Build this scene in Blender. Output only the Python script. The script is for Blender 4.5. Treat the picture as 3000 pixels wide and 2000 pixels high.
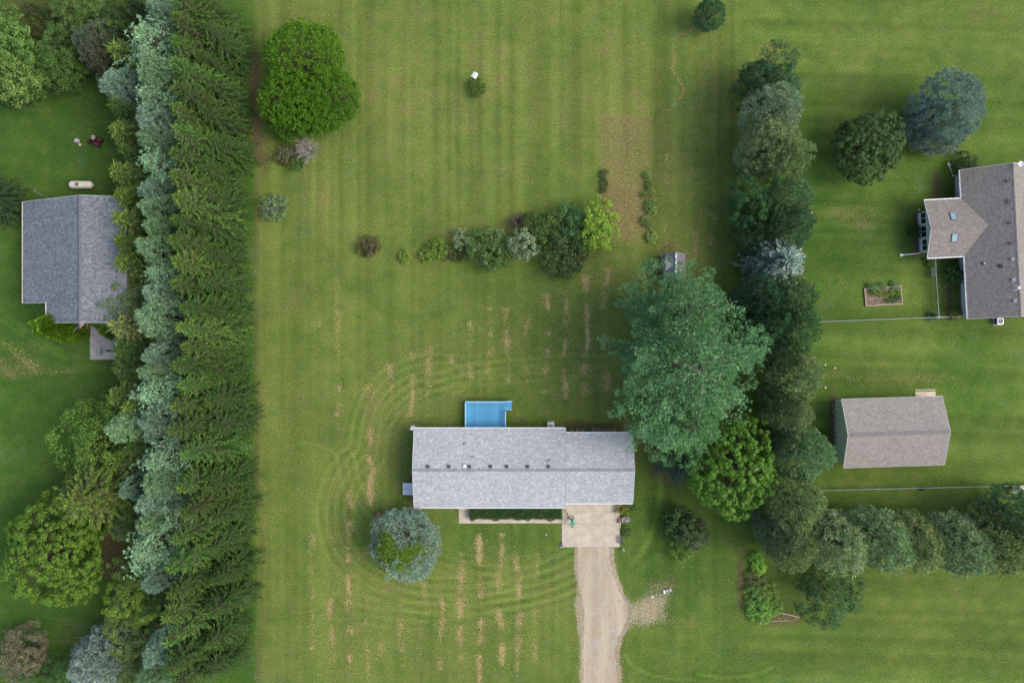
import bpy, bmesh, math, random
import numpy as np
from mathutils import Vector, Matrix

# ------------------------------------------------------------------ clear, camera, light
SC = bpy.context.scene
for o in list(bpy.data.objects):
    bpy.data.objects.remove(o)
C = SC.collection
HC = 97.2            # camera height above ground, metres
PPM = 24.0           # photograph pixels per metre on the ground

cam_d = bpy.data.cameras.new('camera')
cam_d.lens = 28.0; cam_d.sensor_width = 36.0
cam_d.clip_start = 0.5; cam_d.clip_end = 4000
cam = bpy.data.objects.new('camera', cam_d); C.objects.link(cam)
cam.location = (0, 0, HC); cam.rotation_euler = (0, 0, 0)
SC.camera = cam

SUN_EL, SUN_AZ = 48.0, 96.0      # degrees; azimuth clockwise from +Y (north)
world = bpy.data.worlds.new('World'); SC.world = world
world.use_nodes = True
wn = world.node_tree
bg = wn.nodes['Background']
sky = wn.nodes.new('ShaderNodeTexSky'); sky.sky_type = 'NISHITA'
sky.sun_disc = False
sky.sun_elevation = math.radians(SUN_EL); sky.sun_rotation = math.radians(SUN_AZ)
sky.air_density = 1.0; sky.dust_density = 4.0; sky.ozone_density = 1.0; sky.altitude = 200
wn.links.new(sky.outputs[0], bg.inputs[0]); bg.inputs[1].default_value = 0.15

sd = bpy.data.lights.new('sun', 'SUN'); sd.energy = 1.1; sd.angle = math.radians(34)
sd.color = (1.0, 0.92, 0.80)
sun = bpy.data.objects.new('sun', sd); C.objects.link(sun)
_e, _a = math.radians(SUN_EL), math.radians(SUN_AZ)
_d = Vector((math.cos(_e)*math.sin(_a), math.cos(_e)*math.cos(_a), math.sin(_e)))
sun.rotation_euler = _d.to_track_quat('Z', 'Y').to_euler(); sun.location = _d*150

vs = SC.view_settings
vs.view_transform = 'Standard'; vs.look = 'None'; vs.gamma = 1.0; vs.use_curve_mapping = False
vs.exposure = 0.80
SC.display_settings.display_device = 'sRGB'

# ------------------------------------------------------------------ helpers
def P(px, py, h=0.0):
    """World x, y of a point at height h seen at photograph pixel (px, py)."""
    k = (HC - h)/HC/PPM
    return ((px-1500.0)*k, (1000.0-py)*k)

def tag(o, label=None, cat=None, group=None, kind=None):
    if label: o['label'] = label
    if cat: o['category'] = cat
    if group: o['group'] = group
    if kind: o['kind'] = kind
    return o

def thing(name, label, cat, loc=(0, 0, 0), rotz=0.0, group=None):
    o = bpy.data.objects.new(name, None); C.objects.link(o)
    o.empty_display_size = 0.3
    o.location = (loc[0], loc[1], loc[2] if len(loc) > 2 else 0.0); o.rotation_euler = (0, 0, rotz)
    return tag(o, label, cat, group)

def link_mesh(name, me, mat=None, parent=None, loc=None, rot=None):
    o = bpy.data.objects.new(name, me); C.objects.link(o)
    if mat is not None and len(me.materials) == 0:
        me.materials.append(mat)
    if parent is not None: o.parent = parent
    if loc is not None: o.location = loc
    if rot is not None: o.rotation_euler = rot
    return o

class MB:
    """Collects shapes; build() links them as one mesh object."""
    def __init__(s): s.v = []; s.f = []; s.m = []
    def add(s, vs_, fs, mi=0):
        n = len(s.v); s.v += [tuple(p) for p in vs_]
        for f in fs: s.f.append([i+n for i in f]); s.m.append(mi)
        return s
    def box(s, c, d, rz=0.0, M=None, mi=0):
        x, y, z = d[0]/2, d[1]/2, d[2]/2
        pts = [Vector(q) for q in ((-x,-y,-z),(x,-y,-z),(x,y,-z),(-x,y,-z),(-x,-y,z),(x,-y,z),(x,y,z),(-x,y,z))]
        R = M if M is not None else Matrix.Rotation(rz, 3, 'Z')
        pts = [R @ p + Vector(c) for p in pts]
        return s.add(pts, [(3,2,1,0),(4,5,6,7),(0,1,5,4),(1,2,6,5),(2,3,7,6),(3,0,4,7)], mi)
    def bar(s, a, b, w, t=None, mi=0):
        a, b = Vector(a), Vector(b); d = b-a; t = w if t is None else t
        M = d.to_track_quat('X', 'Z').to_matrix()
        return s.box((a+b)/2, (d.length, w, t), M=M, mi=mi)
    def tube(s, pts, r, n=8, cap=True, mi=0):
        pts = [Vector(p) for p in pts]; rs = r if isinstance(r, (list, tuple)) else [r]*len(pts)
        V = []; F = []
        for i, p in enumerate(pts):
            d = (pts[min(i+1, len(pts)-1)]-pts[max(i-1, 0)])
            if d.length < 1e-6: d = Vector((0, 0, 1))
            M = d.to_track_quat('Z', 'X').to_matrix()
            for k in range(n):
                a = 2*math.pi*k/n
                V.append(p + M @ Vector((math.cos(a)*rs[i], math.sin(a)*rs[i], 0)))
        for i in range(len(pts)-1):
            for k in range(n):
                k2 = (k+1) % n
                F.append((i*n+k, i*n+k2, (i+1)*n+k2, (i+1)*n+k))
        if cap:
            F.append(tuple(range(n-1, -1, -1))); F.append(tuple((len(pts)-1)*n+k for k in range(n)))
        return s.add(V, F, mi)
    def lathe(s, prof, c=(0, 0, 0), n=16, M=None, mi=0):
        V = []; F = []; c = Vector(c)
        for (r, z) in prof:
            for k in range(n):
                a = 2*math.pi*k/n; q = Vector((r*math.cos(a), r*math.sin(a), z))
                V.append((M @ q if M is not None else q)+c)
        for i in range(len(prof)-1):
            for k in range(n):
                k2 = (k+1) % n
                F.append((i*n+k, i*n+k2, (i+1)*n+k2, (i+1)*n+k))
        F.append(tuple(range(n-1, -1, -1))); F.append(tuple((len(prof)-1)*n+k for k in range(n)))
        return s.add(V, F, mi)
    def prism(s, poly, z0, z1, mi=0):
        n = len(poly)
        V = [(p[0], p[1], z0) for p in poly]+[(p[0], p[1], z1) for p in poly]
        F = [tuple(range(n-1, -1, -1)), tuple(range(n, 2*n))]
        F += [(i, (i+1) % n, n+(i+1) % n, n+i) for i in range(n)]
        return s.add(V, F, mi)
    def mesh(s, name, mats, smooth=False):
        me = bpy.data.meshes.new(name)
        me.from_pydata(s.v, [], s.f)
        for m in (mats if isinstance(mats, (list, tuple)) else [mats]): me.materials.append(m)
        if len(me.materials) > 1: me.polygons.foreach_set('material_index', s.m)
        if smooth: me.polygons.foreach_set('use_smooth', [True]*len(me.polygons))
        me.update(); return me
    def build(s, name, mats, parent=None, smooth=False, loc=None, rot=None):
        return link_mesh(name, s.mesh(name, mats, smooth), None, parent, loc, rot)

def bevel_box(name, d, mat, parent=None, loc=(0,0,0), rot=(0,0,0), bev=0.02, seg=2):
    bm = bmesh.new(); bmesh.ops.create_cube(bm, size=1.0)
    bmesh.ops.scale(bm, vec=d, verts=bm.verts)
    bmesh.ops.bevel(bm, geom=list(bm.edges), offset=bev, segments=seg, affect='EDGES', profile=0.5)
    me = bpy.data.meshes.new(name); bm.to_mesh(me); bm.free()
    me.materials.append(mat)
    return link_mesh(name, me, None, parent, loc, rot)

# ------------------------------------------------------------------ materials
def nd(nt, t, **kw):
    n = nt.nodes.new(t)
    for k, v in kw.items(): setattr(n, k, v)
    return n

def mix_rgb(nt, fac, a, b, blend='MIX'):
    m = nt.nodes.new('ShaderNodeMix'); m.data_type = 'RGBA'; m.blend_type = blend
    m.clamp_factor = True
    for sock, v in ((m.inputs[0], fac), (m.inputs[6], a), (m.inputs[7], b)):
        if hasattr(v, 'is_linked') or isinstance(v, bpy.types.NodeSocket): nt.links.new(v, sock)
        elif isinstance(v, (int, float)): sock.default_value = v
        else: sock.default_value = (v[0], v[1], v[2], 1.0)
    return m.outputs[2]

def math_n(nt, op, a, b=None, clamp=False, c=None):
    m = nt.nodes.new('ShaderNodeMath'); m.operation = op; m.use_clamp = clamp
    for i, v in enumerate((a, b, c)):
        if v is None: continue
        if isinstance(v, bpy.types.NodeSocket): nt.links.new(v, m.inputs[i])
        else: m.inputs[i].default_value = v
    return m.outputs[0]

def noise_n(nt, vec, scale, detail=4.0, rough=0.55, out='Fac'):
    n = nt.nodes.new('ShaderNodeTexNoise'); n.inputs['Scale'].default_value = scale
    n.inputs['Detail'].default_value = detail; n.inputs['Roughness'].default_value = rough
    if vec is not None: nt.links.new(vec, n.inputs['Vector'])
    return n.outputs[out]

def maprange(nt, v, a, b, c=0.0, d=1.0, smooth=False):
    m = nt.nodes.new('ShaderNodeMapRange'); m.clamp = True
    if smooth: m.interpolation_type = 'SMOOTHSTEP'
    nt.links.new(v, m.inputs[0])
    for i, x in ((1, a), (2, b), (3, c), (4, d)): m.inputs[i].default_value = x
    return m.outputs[0]

def scale_vec(nt, vec, s):
    m = nt.nodes.new('ShaderNodeMapping'); nt.links.new(vec, m.inputs['Vector'])
    m.inputs['Scale'].default_value = s
    return m.outputs[0]

def pmat(name, col, rough=0.6, var=0.12, scale=6.0, metal=0.0, bump=0.0, col2=None, streak=None, spec=0.4, island=0.0):
    m = bpy.data.materials.new(name); m.use_nodes = True; nt = m.node_tree
    b = nt.nodes['Principled BSDF']
    tc = nd(nt, 'ShaderNodeTexCoord'); vec = tc.outputs['Object']
    if streak: vec = scale_vec(nt, vec, streak)
    n1 = noise_n(nt, vec, scale, 5.0)
    lo = tuple(c*(1-var*1.6) for c in col); hi = tuple(min(1, c*(1+var*1.6)) for c in (col2 or col))
    out = mix_rgb(nt, maprange(nt, n1, 0.28, 0.72), lo, hi)
    n2 = noise_n(nt, vec, scale*7.3, 3.0)
    out = mix_rgb(nt, 1.0, out, mix_rgb(nt, n2, (1-var,)*3, (1+var,)*3), 'MULTIPLY')
    if island > 0:
        g = nd(nt, 'ShaderNodeNewGeometry')
        out = mix_rgb(nt, 1.0, out, mix_rgb(nt, g.outputs['Random Per Island'], (1-island,)*3, (1+island,)*3), 'MULTIPLY')
    nt.links.new(out, b.inputs['Base Color'])
    b.inputs['Roughness'].default_value = rough; b.inputs['Metallic'].default_value = metal
    b.inputs['Specular IOR Level'].default_value = spec
    if bump > 0:
        bp = nd(nt, 'ShaderNodeBump'); bp.inputs['Strength'].default_value = bump
        bp.inputs['Distance'].default_value = 0.02
        nt.links.new(n2, bp.inputs['Height']); nt.links.new(bp.outputs[0], b.inputs['Normal'])
    return m

def shingle_mat(name, base, light, dark, frac=0.14):
    """Each shingle is its own mesh island, so each takes its own blend of granule colours."""
    m = bpy.data.materials.new(name); m.use_nodes = True; nt = m.node_tree
    b = nt.nodes['Principled BSDF']
    g = nd(nt, 'ShaderNodeNewGeometry'); r = g.outputs['Random Per Island']
    ramp = nd(nt, 'ShaderNodeValToRGB'); nt.links.new(r, ramp.inputs[0])
    el = ramp.color_ramp.elements
    el[0].position = 0.0; el[0].color = (*dark, 1)
    el[1].position = 1.0; el[1].color = (*light, 1)
    e = el.new(0.35); e.color = (*base, 1)
    e = el.new(1-frac-0.05); e.color = (*[c*1.12 for c in base], 1)
    e = el.new(1-frac*0.5); e.color = (*light, 1)
    tc = nd(nt, 'ShaderNodeTexCoord')
    n1 = noise_n(nt, tc.outputs['Object'], 0.35, 4); n2 = noise_n(nt, tc.outputs['Object'], 38.0, 2)
    c = mix_rgb(nt, 1.0, ramp.outputs[0], mix_rgb(nt, n1, (0.90, 0.90, 0.91), (1.09, 1.09, 1.08)), 'MULTIPLY')
    c = mix_rgb(nt, 1.0, c, mix_rgb(nt, n2, (0.8,)*3, (1.2,)*3), 'MULTIPLY')
    nt.links.new(c, b.inputs['Base Color']); b.inputs['Roughness'].default_value = 0.88
    b.inputs['Specular IOR Level'].default_value = 0.25
    return m

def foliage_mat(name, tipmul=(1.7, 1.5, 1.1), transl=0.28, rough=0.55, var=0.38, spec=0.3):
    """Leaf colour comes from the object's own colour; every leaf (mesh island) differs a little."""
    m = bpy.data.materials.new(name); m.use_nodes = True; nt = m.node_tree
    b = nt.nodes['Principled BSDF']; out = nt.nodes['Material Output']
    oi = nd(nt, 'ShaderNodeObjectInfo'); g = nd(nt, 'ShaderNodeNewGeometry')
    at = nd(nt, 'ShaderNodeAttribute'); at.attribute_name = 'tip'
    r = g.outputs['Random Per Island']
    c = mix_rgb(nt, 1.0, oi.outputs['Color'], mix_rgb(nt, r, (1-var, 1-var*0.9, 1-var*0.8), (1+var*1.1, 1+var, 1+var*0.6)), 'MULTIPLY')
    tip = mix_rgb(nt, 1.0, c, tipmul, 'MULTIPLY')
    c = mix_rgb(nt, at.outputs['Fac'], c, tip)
    tc = nd(nt, 'ShaderNodeTexCoord')
    n = noise_n(nt, tc.outputs['Object'], 0.6, 3)
    c = mix_rgb(nt, 1.0, c, mix_rgb(nt, n, (0.78, 0.84, 0.86), (1.24, 1.16, 1.1)), 'MULTIPLY')
    nt.links.new(c, b.inputs['Base Color']); b.inputs['Roughness'].default_value = rough
    b.inputs['Specular IOR Level'].default_value = spec
    tr = nd(nt, 'ShaderNodeBsdfTranslucent')
    nt.links.new(mix_rgb(nt, 1.0, c, (1.2, 1.15, 0.6), 'MULTIPLY'), tr.inputs['Color'])
    mx = nd(nt, 'ShaderNodeMixShader'); mx.inputs[0].default_value = transl
    nt.links.new(b.outputs[0], mx.inputs[1]); nt.links.new(tr.outputs[0], mx.inputs[2])
    nt.links.new(mx.outputs[0], out.inputs['Surface'])
    return m

M = {}
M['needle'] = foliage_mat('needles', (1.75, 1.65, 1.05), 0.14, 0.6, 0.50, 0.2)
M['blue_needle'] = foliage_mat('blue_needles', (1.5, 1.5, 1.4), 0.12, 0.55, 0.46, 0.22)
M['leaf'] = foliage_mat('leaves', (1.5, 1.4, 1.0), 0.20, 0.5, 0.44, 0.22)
M['bark'] = pmat('bark', (0.10, 0.075, 0.055), 0.9, 0.25, 8, bump=0.5, streak=(3, 3, 0.6))
M['greytwig'] = pmat('grey_twig', (0.30, 0.295, 0.255), 0.9, 0.15, 10)
M['white'] = pmat('white_paint', (0.74, 0.75, 0.75), 0.45, 0.04, 3)
M['trim'] = pmat('white_trim', (0.70, 0.71, 0.70), 0.5, 0.05, 4)
M['cream'] = pmat('cream_tank_paint', (0.66, 0.62, 0.50), 0.4, 0.05, 2)
M['concrete'] = pmat('concrete', (0.42, 0.375, 0.295), 0.9, 0.10, 1.1, bump=0.2, col2=(0.455, 0.405, 0.315), island=0.05)
M['concrete_grey'] = pmat('grey_concrete', (0.33, 0.31, 0.295), 0.9, 0.12, 1.4, bump=0.2)
M['concrete_tan'] = pmat('tan_concrete', (0.50, 0.42, 0.305), 0.9, 0.06, 1.4, bump=0.15)
M['dark_metal'] = pmat('dark_metal', (0.055, 0.055, 0.065), 0.5, 0.1, 5)
M['vent_brown'] = pmat('brown_vent_metal', (0.15, 0.125, 0.13), 0.55, 0.1, 5)
M['vent_pale'] = pmat('weathered_vent_metal', (0.42, 0.39, 0.40), 0.5, 0.1, 5)
M['galv'] = pmat('galvanised_steel', (0.42, 0.44, 0.45), 0.38, 0.08, 5, metal=0.55)
M['steel'] = pmat('grey_steel', (0.34, 0.35, 0.36), 0.5, 0.08, 5, metal=0.2)
M['glass'] = pmat('window_glass', (0.02, 0.024, 0.028), 0.08, 0.1, 2, spec=0.6)
M['skyglass'] = pmat('skylight_glass', (0.20, 0.34, 0.38), 0.12, 0.08, 1.5, spec=0.6)
M['siding_white'] = pmat('pale_siding', (0.60, 0.63, 0.64), 0.6, 0.04, 2, streak=(0.3, 0.3, 6))
M['siding_blue'] = pmat('blue_grey_siding', (0.70, 0.78, 0.82), 0.6, 0.05, 2, streak=(0.3, 0.3, 6))
M['siding_tan'] = pmat('tan_siding', (0.38, 0.34, 0.28), 0.65, 0.05, 2, streak=(0.3, 0.3, 6))
M['brick_wall'] = pmat('brown_foundation', (0.19, 0.14, 0.12), 0.9, 0.2, 9)
M['deckblue'] = pmat('blue_deck_paint', (0.07, 0.29, 0.50), 0.5, 0.10, 1.2, col2=(0.085, 0.34, 0.56), island=0.34)
M['railblue'] = pmat('pale_blue_rail_paint', (0.33, 0.55, 0.68), 0.5, 0.08, 3)
M['hatch'] = pmat('pale_hatch_paint', (0.74, 0.78, 0.84), 0.4, 0.08, 2)
M['wood'] = pmat('weathered_wood', (0.36, 0.30, 0.225), 0.85, 0.2, 5, streak=(0.5, 5, 5))
M['brownwood'] = pmat('brown_wood', (0.22, 0.11, 0.065), 0.7, 0.15, 4, island=0.15)
M['soil'] = pmat('soil', (0.16, 0.125, 0.085), 0.95, 0.3, 3, bump=0.6)
M['rust'] = pmat('rusty_drum', (0.085, 0.033, 0.026), 0.55, 0.3, 5)
M['lid'] = pmat('copper_lid', (0.56, 0.40, 0.33), 0.25, 0.12, 3, metal=0.5)
M['stone'] = pmat('pale_stone', (0.42, 0.41, 0.40), 0.9, 0.2, 4, bump=0.5)
M['straw'] = pmat('dry_straw', (0.42, 0.32, 0.14), 0.9, 0.15, 3, island=0.35)
M['red'] = pmat('red_paint', (0.36, 0.06, 0.05), 0.5, 0.15, 3)
M['pot'] = pmat('tan_pot', (0.60, 0.46, 0.34), 0.8, 0.12, 4)
M['rust_roof'] = pmat('shed_grey', (0.16, 0.165, 0.18), 0.7, 0.08, 3, island=0.08)
M['shed_light'] = pmat('shed_wall', (0.30, 0.33, 0.31), 0.7, 0.1, 3)
M['wire'] = pmat('service_wire', (0.10, 0.10, 0.10), 0.6, 0.1, 3)
SH = {
 'a': shingle_mat('grey_shingles', (0.345, 0.362, 0.372), (0.475, 0.49, 0.50), (0.302, 0.318, 0.328), 0.11),
 'b': shingle_mat('blue_grey_shingles', (0.160, 0.180, 0.195), (0.23, 0.252, 0.268), (0.105, 0.12, 0.132), 0.2),
 'c': shingle_mat('brown_grey_shingles', (0.212, 0.193, 0.172), (0.265, 0.243, 0.217), (0.175, 0.16, 0.145), 0.14),
 'd': shingle_mat('mauve_grey_shingles', (0.262, 0.243, 0.222), (0.325, 0.30, 0.272), (0.225, 0.21, 0.192), 0.12),
}
M['cap_a'] = pmat('grey_ridge_shingles', (0.215, 0.245, 0.255), 0.9, 0.08, 3, island=0.14)
M['cap_b'] = pmat('violet_ridge_metal', (0.125, 0.122, 0.15), 0.6, 0.08, 3, island=0.05)
M['cap_d'] = pmat('mauve_ridge_shingles', (0.20, 0.185, 0.182), 0.9, 0.08, 3, island=0.16)

# ------------------------------------------------------------------ ground
def vnoise(x, y, s, seed):
    """Smooth lattice noise in 0..1; s = cell size in metres."""
    T = np.random.RandomState(seed).rand(256, 256)
    u = x/s; v = y/s; i = np.floor(u).astype(int); j = np.floor(v).astype(int)
    fu = u-i; fv = v-j; fu = fu*fu*(3-2*fu); fv = fv*fv*(3-2*fv)
    a = T[i % 256, j % 256]; b = T[(i+1) % 256, j % 256]; c = T[i % 256, (j+1) % 256]; d = T[(i+1) % 256, (j+1) % 256]
    return (a*(1-fu)+b*fu)*(1-fv)+(c*(1-fu)+d*fu)*fv

def fbm(x, y, s, seed, o=3):
    r = 0; w = 0
    for k in range(o):
        r = r+vnoise(x, y, s/2**k, seed+k)*0.5**k; w += 0.5**k
    return r/w

def sstep(a, b, x):
    t = np.clip((x-a)/(b-a), 0, 1); return t*t*(3-2*t)

def axis(lim, step, far):
    a = np.arange(-lim, lim+1e-6, step)
    return np.concatenate([[-f for f in far[::-1]], a, far])

gx = axis(66, 0.3, [72, 85, 110, 160, 260, 500, 1000]); gy = axis(45, 0.3, [50, 62, 85, 130, 220, 480, 1000])
X, Y = np.meshgrid(gx, gy)
PX = 1500+PPM*X; PY = 1000-PPM*Y
wx = (fbm(X, Y, 5, 11)-0.5); wy = (fbm(X, Y, 5, 12)-0.5)      # wobble for edges

def blob(cx, cy, rx, ry, soft=0.4, wob=0.5):
    d = np.sqrt(((PX-cx)/rx+wx*wob)**2+((PY-cy)/ry+wy*wob)**2)
    return 1-sstep(1-soft, 1+soft, d)

def pline_dist(pts, px=None, py=None):
    px = PX if px is None else px; py = PY if py is None else py
    best = np.full(px.shape, 1e9)
    for (x0, y0), (x1, y1) in zip(pts[:-1], pts[1:]):
        dx, dy = x1-x0, y1-y0; L = dx*dx+dy*dy+1e-9
        t = np.clip(((px-x0)*dx+(py-y0)*dy)/L, 0, 1)
        best = np.minimum(best, np.hypot(px-x0-t*dx, py-y0-t*dy))
    return best

def track(pts, w, wob=6):
    return np.exp(-((pline_dist(pts, PX+wx*wob, PY+wy*wob))/w)**2)

def bez(p0, p1, p2, n=14):
    return [((1-t)**2*p0[0]+2*t*(1-t)*p1[0]+t*t*p2[0], (1-t)**2*p0[1]+2*t*(1-t)*p1[1]+t*t*p2[1]) for t in np.linspace(0, 1, n)]

big = fbm(X, Y, 14, 3, 4); mid = fbm(X, Y, 4, 21, 3); sm = fbm(X, Y, 1.3, 31, 2)
# lush: 0 = yellowish mown lawn of the middle lot, 1 = saturated green of the neighbours' lawns
left = 1-sstep(735, 765, PX)
right = sstep(2110, 2260, PX+wx*120)
lush = 0.34+0.30*(big-0.5)*2*0.5
lush = lush+(0.95-lush)*left*0.95
lush = lush+(0.56-lush)*right*(0.8+0.4*(big-0.5))
lush = lush+(0.62-lush)*sstep(1780, 1900, PX+wx*60)*sstep(1560, 1700, PY+wy*60)*(1-right)*0.85
lush = lush+0.30*blob(1990, 1560, 260, 200, 0.6)
lush = lush+0.25*blob(2330, 900, 140, 700, 0.6)+0.22*blob(1500, 1540, 420, 90, 0.6)
lush = lush+0.2*blob(1450, 850, 420, 80, 0.6)*mid
lush = lush+0.22*blob(2600, 600, 330, 160, .6)+0.25*blob(2850, 1080, 130, 150, .6)
lush = np.clip(lush+0.34*(mid-0.5), 0, 1.15)

dry = np.zeros_like(X); dirt = np.zeros_like(X)
# garden rectangle gone to straw
gp = blob(1838, 540, 88, 205, 0.12, 0.12)*sstep(328, 345, PY)*(1-sstep(715, 745, PY))
rect = sstep(1748, 1764, PX+wx*26)*(1-sstep(1908, 1924, PX+wx*26))*sstep(325, 345, PY+wy*20)*(1-sstep(690, 730, PY+wy*20))
dry = np.maximum(dry, rect*(0.44+0.48*sm*sstep(.2,.65,mid)+.22*blob(1830,640,60,120,.7)))
dirt = np.maximum(dirt, rect*(0.20+.30*mid))
# worn strip along the tall hedge of spruces
edge = [(742, 90), (748, 200), (750, 330), (762, 440), (752, 560), (748, 700), (752, 820), (748, 1000), (762, 1220), (752, 1330), (762, 1500), (765, 1640), (768, 1800), (755, 2000)]
dirt = np.maximum(dirt, track(edge, 15, 16)*0.55)
dirt = np.maximum(dirt, track([(748, 170), (745, 300), (757, 450), (770, 470)], 22, 8)*0.95)
dirt = np.maximum(dirt, blob(765, 460, 30, 70, .5)*0.55)
dry = np.maximum(dry, track([(741, 200), (744, 330), (752, 420)], 7, 8)*0.8)
dry = np.maximum(dry, track([(775, 700), (772, 1000), (790, 1250), (778, 1500), (780, 1800)], 26, 40)*0.35*mid*1.6)
# pale dry patches in the middle lot and elsewhere
for (cx, cy, rx, ry, a) in [(1053, 240, 11, 9, 1.0), (1150, 300, 40, 50, .25), (1080, 420, 120, 40, .35), (1340, 850, 90, 50, .35), (1600, 840, 70, 60, .45),
    (1640, 860, 30, 25, .5), (1405, 1130, 7, 8, .9), (1627, 1168, 10, 14, .8), (1350, 880, 120, 70, .3), (840, 890, 60, 80, .3), (1285, 260, 60, 60, .2),
    (1350, 640, 260, 40, .25), (1560, 600, 110, 30, .3), (760, 1400, 30, 30, .6), (830, 1545, 10, 12, .5), (2060, 1740, 60, 40, .3), (2250, 150, 60, 40, .5),
    (2520, 640, 130, 40, .55), (2470, 835, 25, 20, .5), (2590, 1060, 200, 30, .35), (2880, 40, 90, 40, .5), (2950, 205, 110, 20, .35), (2480, 170, 170, 60, .35), (2620, 150, 120, 30, .3),
    (2500, 1100, 140, 25, .5), (2700, 1108, 110, 22, .5), (2880, 1310, 150, 20, .2), (2430, 1910, 20, 40, .4), (2680, 1900, 30, 40, .4), (2450, 120, 60, 60, .3), (2750, 1830, 300, 120, .15),
    (2760, 1730, 60, 40, .35), (45, 1080, 90, 40, .6), (200, 1085, 60, 10, .4), (100, 1020, 50, 30, .4), (215, 1860, 55, 55, .55), (190, 1780, 90, 50, .3), (150, 1930, 90, 60, .35), (300, 1010, 25, 12, .4),
    (290, 545, 22, 14, .6), (1955, 1700, 80, 45, .35), (1990, 1830, 60, 25, .5), (1970, 1150, 300, 60, .25), (2080, 330, 30, 30, .2), (820, 1060, 60, 30, .25)]:
    dry = np.maximum(dry, blob(cx, cy, rx, ry, 0.6, 0.9)*a*(0.55+0.9*(sm-0.25)))
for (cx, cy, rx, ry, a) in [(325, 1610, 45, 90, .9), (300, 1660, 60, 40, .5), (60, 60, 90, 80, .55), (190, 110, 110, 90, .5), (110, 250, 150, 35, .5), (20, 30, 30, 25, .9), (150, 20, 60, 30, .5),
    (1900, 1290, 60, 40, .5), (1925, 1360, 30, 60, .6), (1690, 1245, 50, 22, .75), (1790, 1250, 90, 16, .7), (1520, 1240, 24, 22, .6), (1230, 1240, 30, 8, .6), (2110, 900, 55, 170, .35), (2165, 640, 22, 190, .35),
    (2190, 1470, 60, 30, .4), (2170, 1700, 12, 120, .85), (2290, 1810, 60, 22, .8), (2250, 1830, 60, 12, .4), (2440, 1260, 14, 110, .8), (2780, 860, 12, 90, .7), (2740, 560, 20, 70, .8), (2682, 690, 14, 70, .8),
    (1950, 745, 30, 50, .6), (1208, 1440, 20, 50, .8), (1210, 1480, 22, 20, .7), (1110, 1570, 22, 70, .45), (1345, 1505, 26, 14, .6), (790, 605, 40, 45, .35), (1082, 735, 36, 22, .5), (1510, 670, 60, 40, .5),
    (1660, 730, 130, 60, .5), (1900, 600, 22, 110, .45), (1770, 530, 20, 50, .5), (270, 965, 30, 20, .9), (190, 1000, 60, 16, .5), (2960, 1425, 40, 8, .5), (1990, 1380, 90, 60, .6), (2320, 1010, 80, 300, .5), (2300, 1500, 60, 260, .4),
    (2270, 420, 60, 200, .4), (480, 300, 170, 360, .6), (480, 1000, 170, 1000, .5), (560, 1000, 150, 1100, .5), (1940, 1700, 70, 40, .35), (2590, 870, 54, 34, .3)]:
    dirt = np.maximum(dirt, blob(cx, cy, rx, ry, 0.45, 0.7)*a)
# thin mown / fallow flecks of the middle lot
dry = np.maximum(dry, 0.26*sstep(0.55, 0.8, mid)*(1-left)*(1-right)*(0.4+sm))
dpl = pline_dist([(1684, 1601), (1683, 1640), (1687, 1700), (1695, 1750), (1703, 1800), (1701, 1860), (1699, 1920), (1701, 2050)])
dpr = pline_dist([(1826, 2050), (1818, 1980), (1812, 1900), (1820, 1866), (1838, 1836), (1852, 1800), (1846, 1766), (1826, 1735), (1812, 1700), (1800, 1660), (1797, 1601)])
fringe = np.maximum(1-sstep(2, 11, dpl+8*(sm-.5)), 1-sstep(2, 20, dpr+12*(sm-.5)))
dry = np.maximum(dry, fringe*0.55)
drv_c = [(1741, 1600), (1741, 1640), (1750, 1700), (1762, 1750), (1770, 1800), (1762, 1860), (1757, 1920), (1759, 1980), (1764, 2080)]
drv_w = np.interp(PY, [1600, 1640, 1700, 1740, 1770, 1800, 1836, 1870, 1900, 1980, 2080], [56, 56, 62, 66, 78, 80, 70, 60, 56, 58, 61])
grav_drive = (1-sstep(-7, 9, pline_dist(drv_c, PX, PY)-drv_w+8*(sm-.5)+8*(mid-.5)))*sstep(1598, 1603, PY)
# thin ground scars
crack = [(2088, 45), (2062, 55), (2040, 78), (2020, 90), (1990, 105), (1970, 118), (1972, 150), (1976, 185), (1968, 200), (1975, 215), (1988, 232), (2000, 255), (2002, 270), (1990, 290), (1972, 308), (1957, 325)]
dry = np.maximum(dry, track(crack, 4.5, 14)*0.9*sstep(0.25, 0.5, sm))
# mower marks: fine stripes along y in the middle lot, along x on the right lot
s_y = vnoise(X+wx*0.25, Y*0.02, 0.55, 41)-0.5+0.2*(vnoise(X, Y*0.015, 1.6, 42)-0.5)
s_x = vnoise(X*0.02, Y+0.03*X+wy*0.3, 0.7, 43)-0.5+0.6*(vnoise(X*0.015, Y, 2.2, 44)-0.5)
topm = (1-left)*(1-right)*(1-sstep(560, 900, PY))
botm = (1-left)*(1-right)*sstep(1250, 1550, PY)
stripe = s_y*(1.0*topm+0.45*(1-topm)*(1-left)*(1-right)+0.2*botm)+s_x*right*0.8
stripe = stripe+0.25*s_x*left
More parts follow.
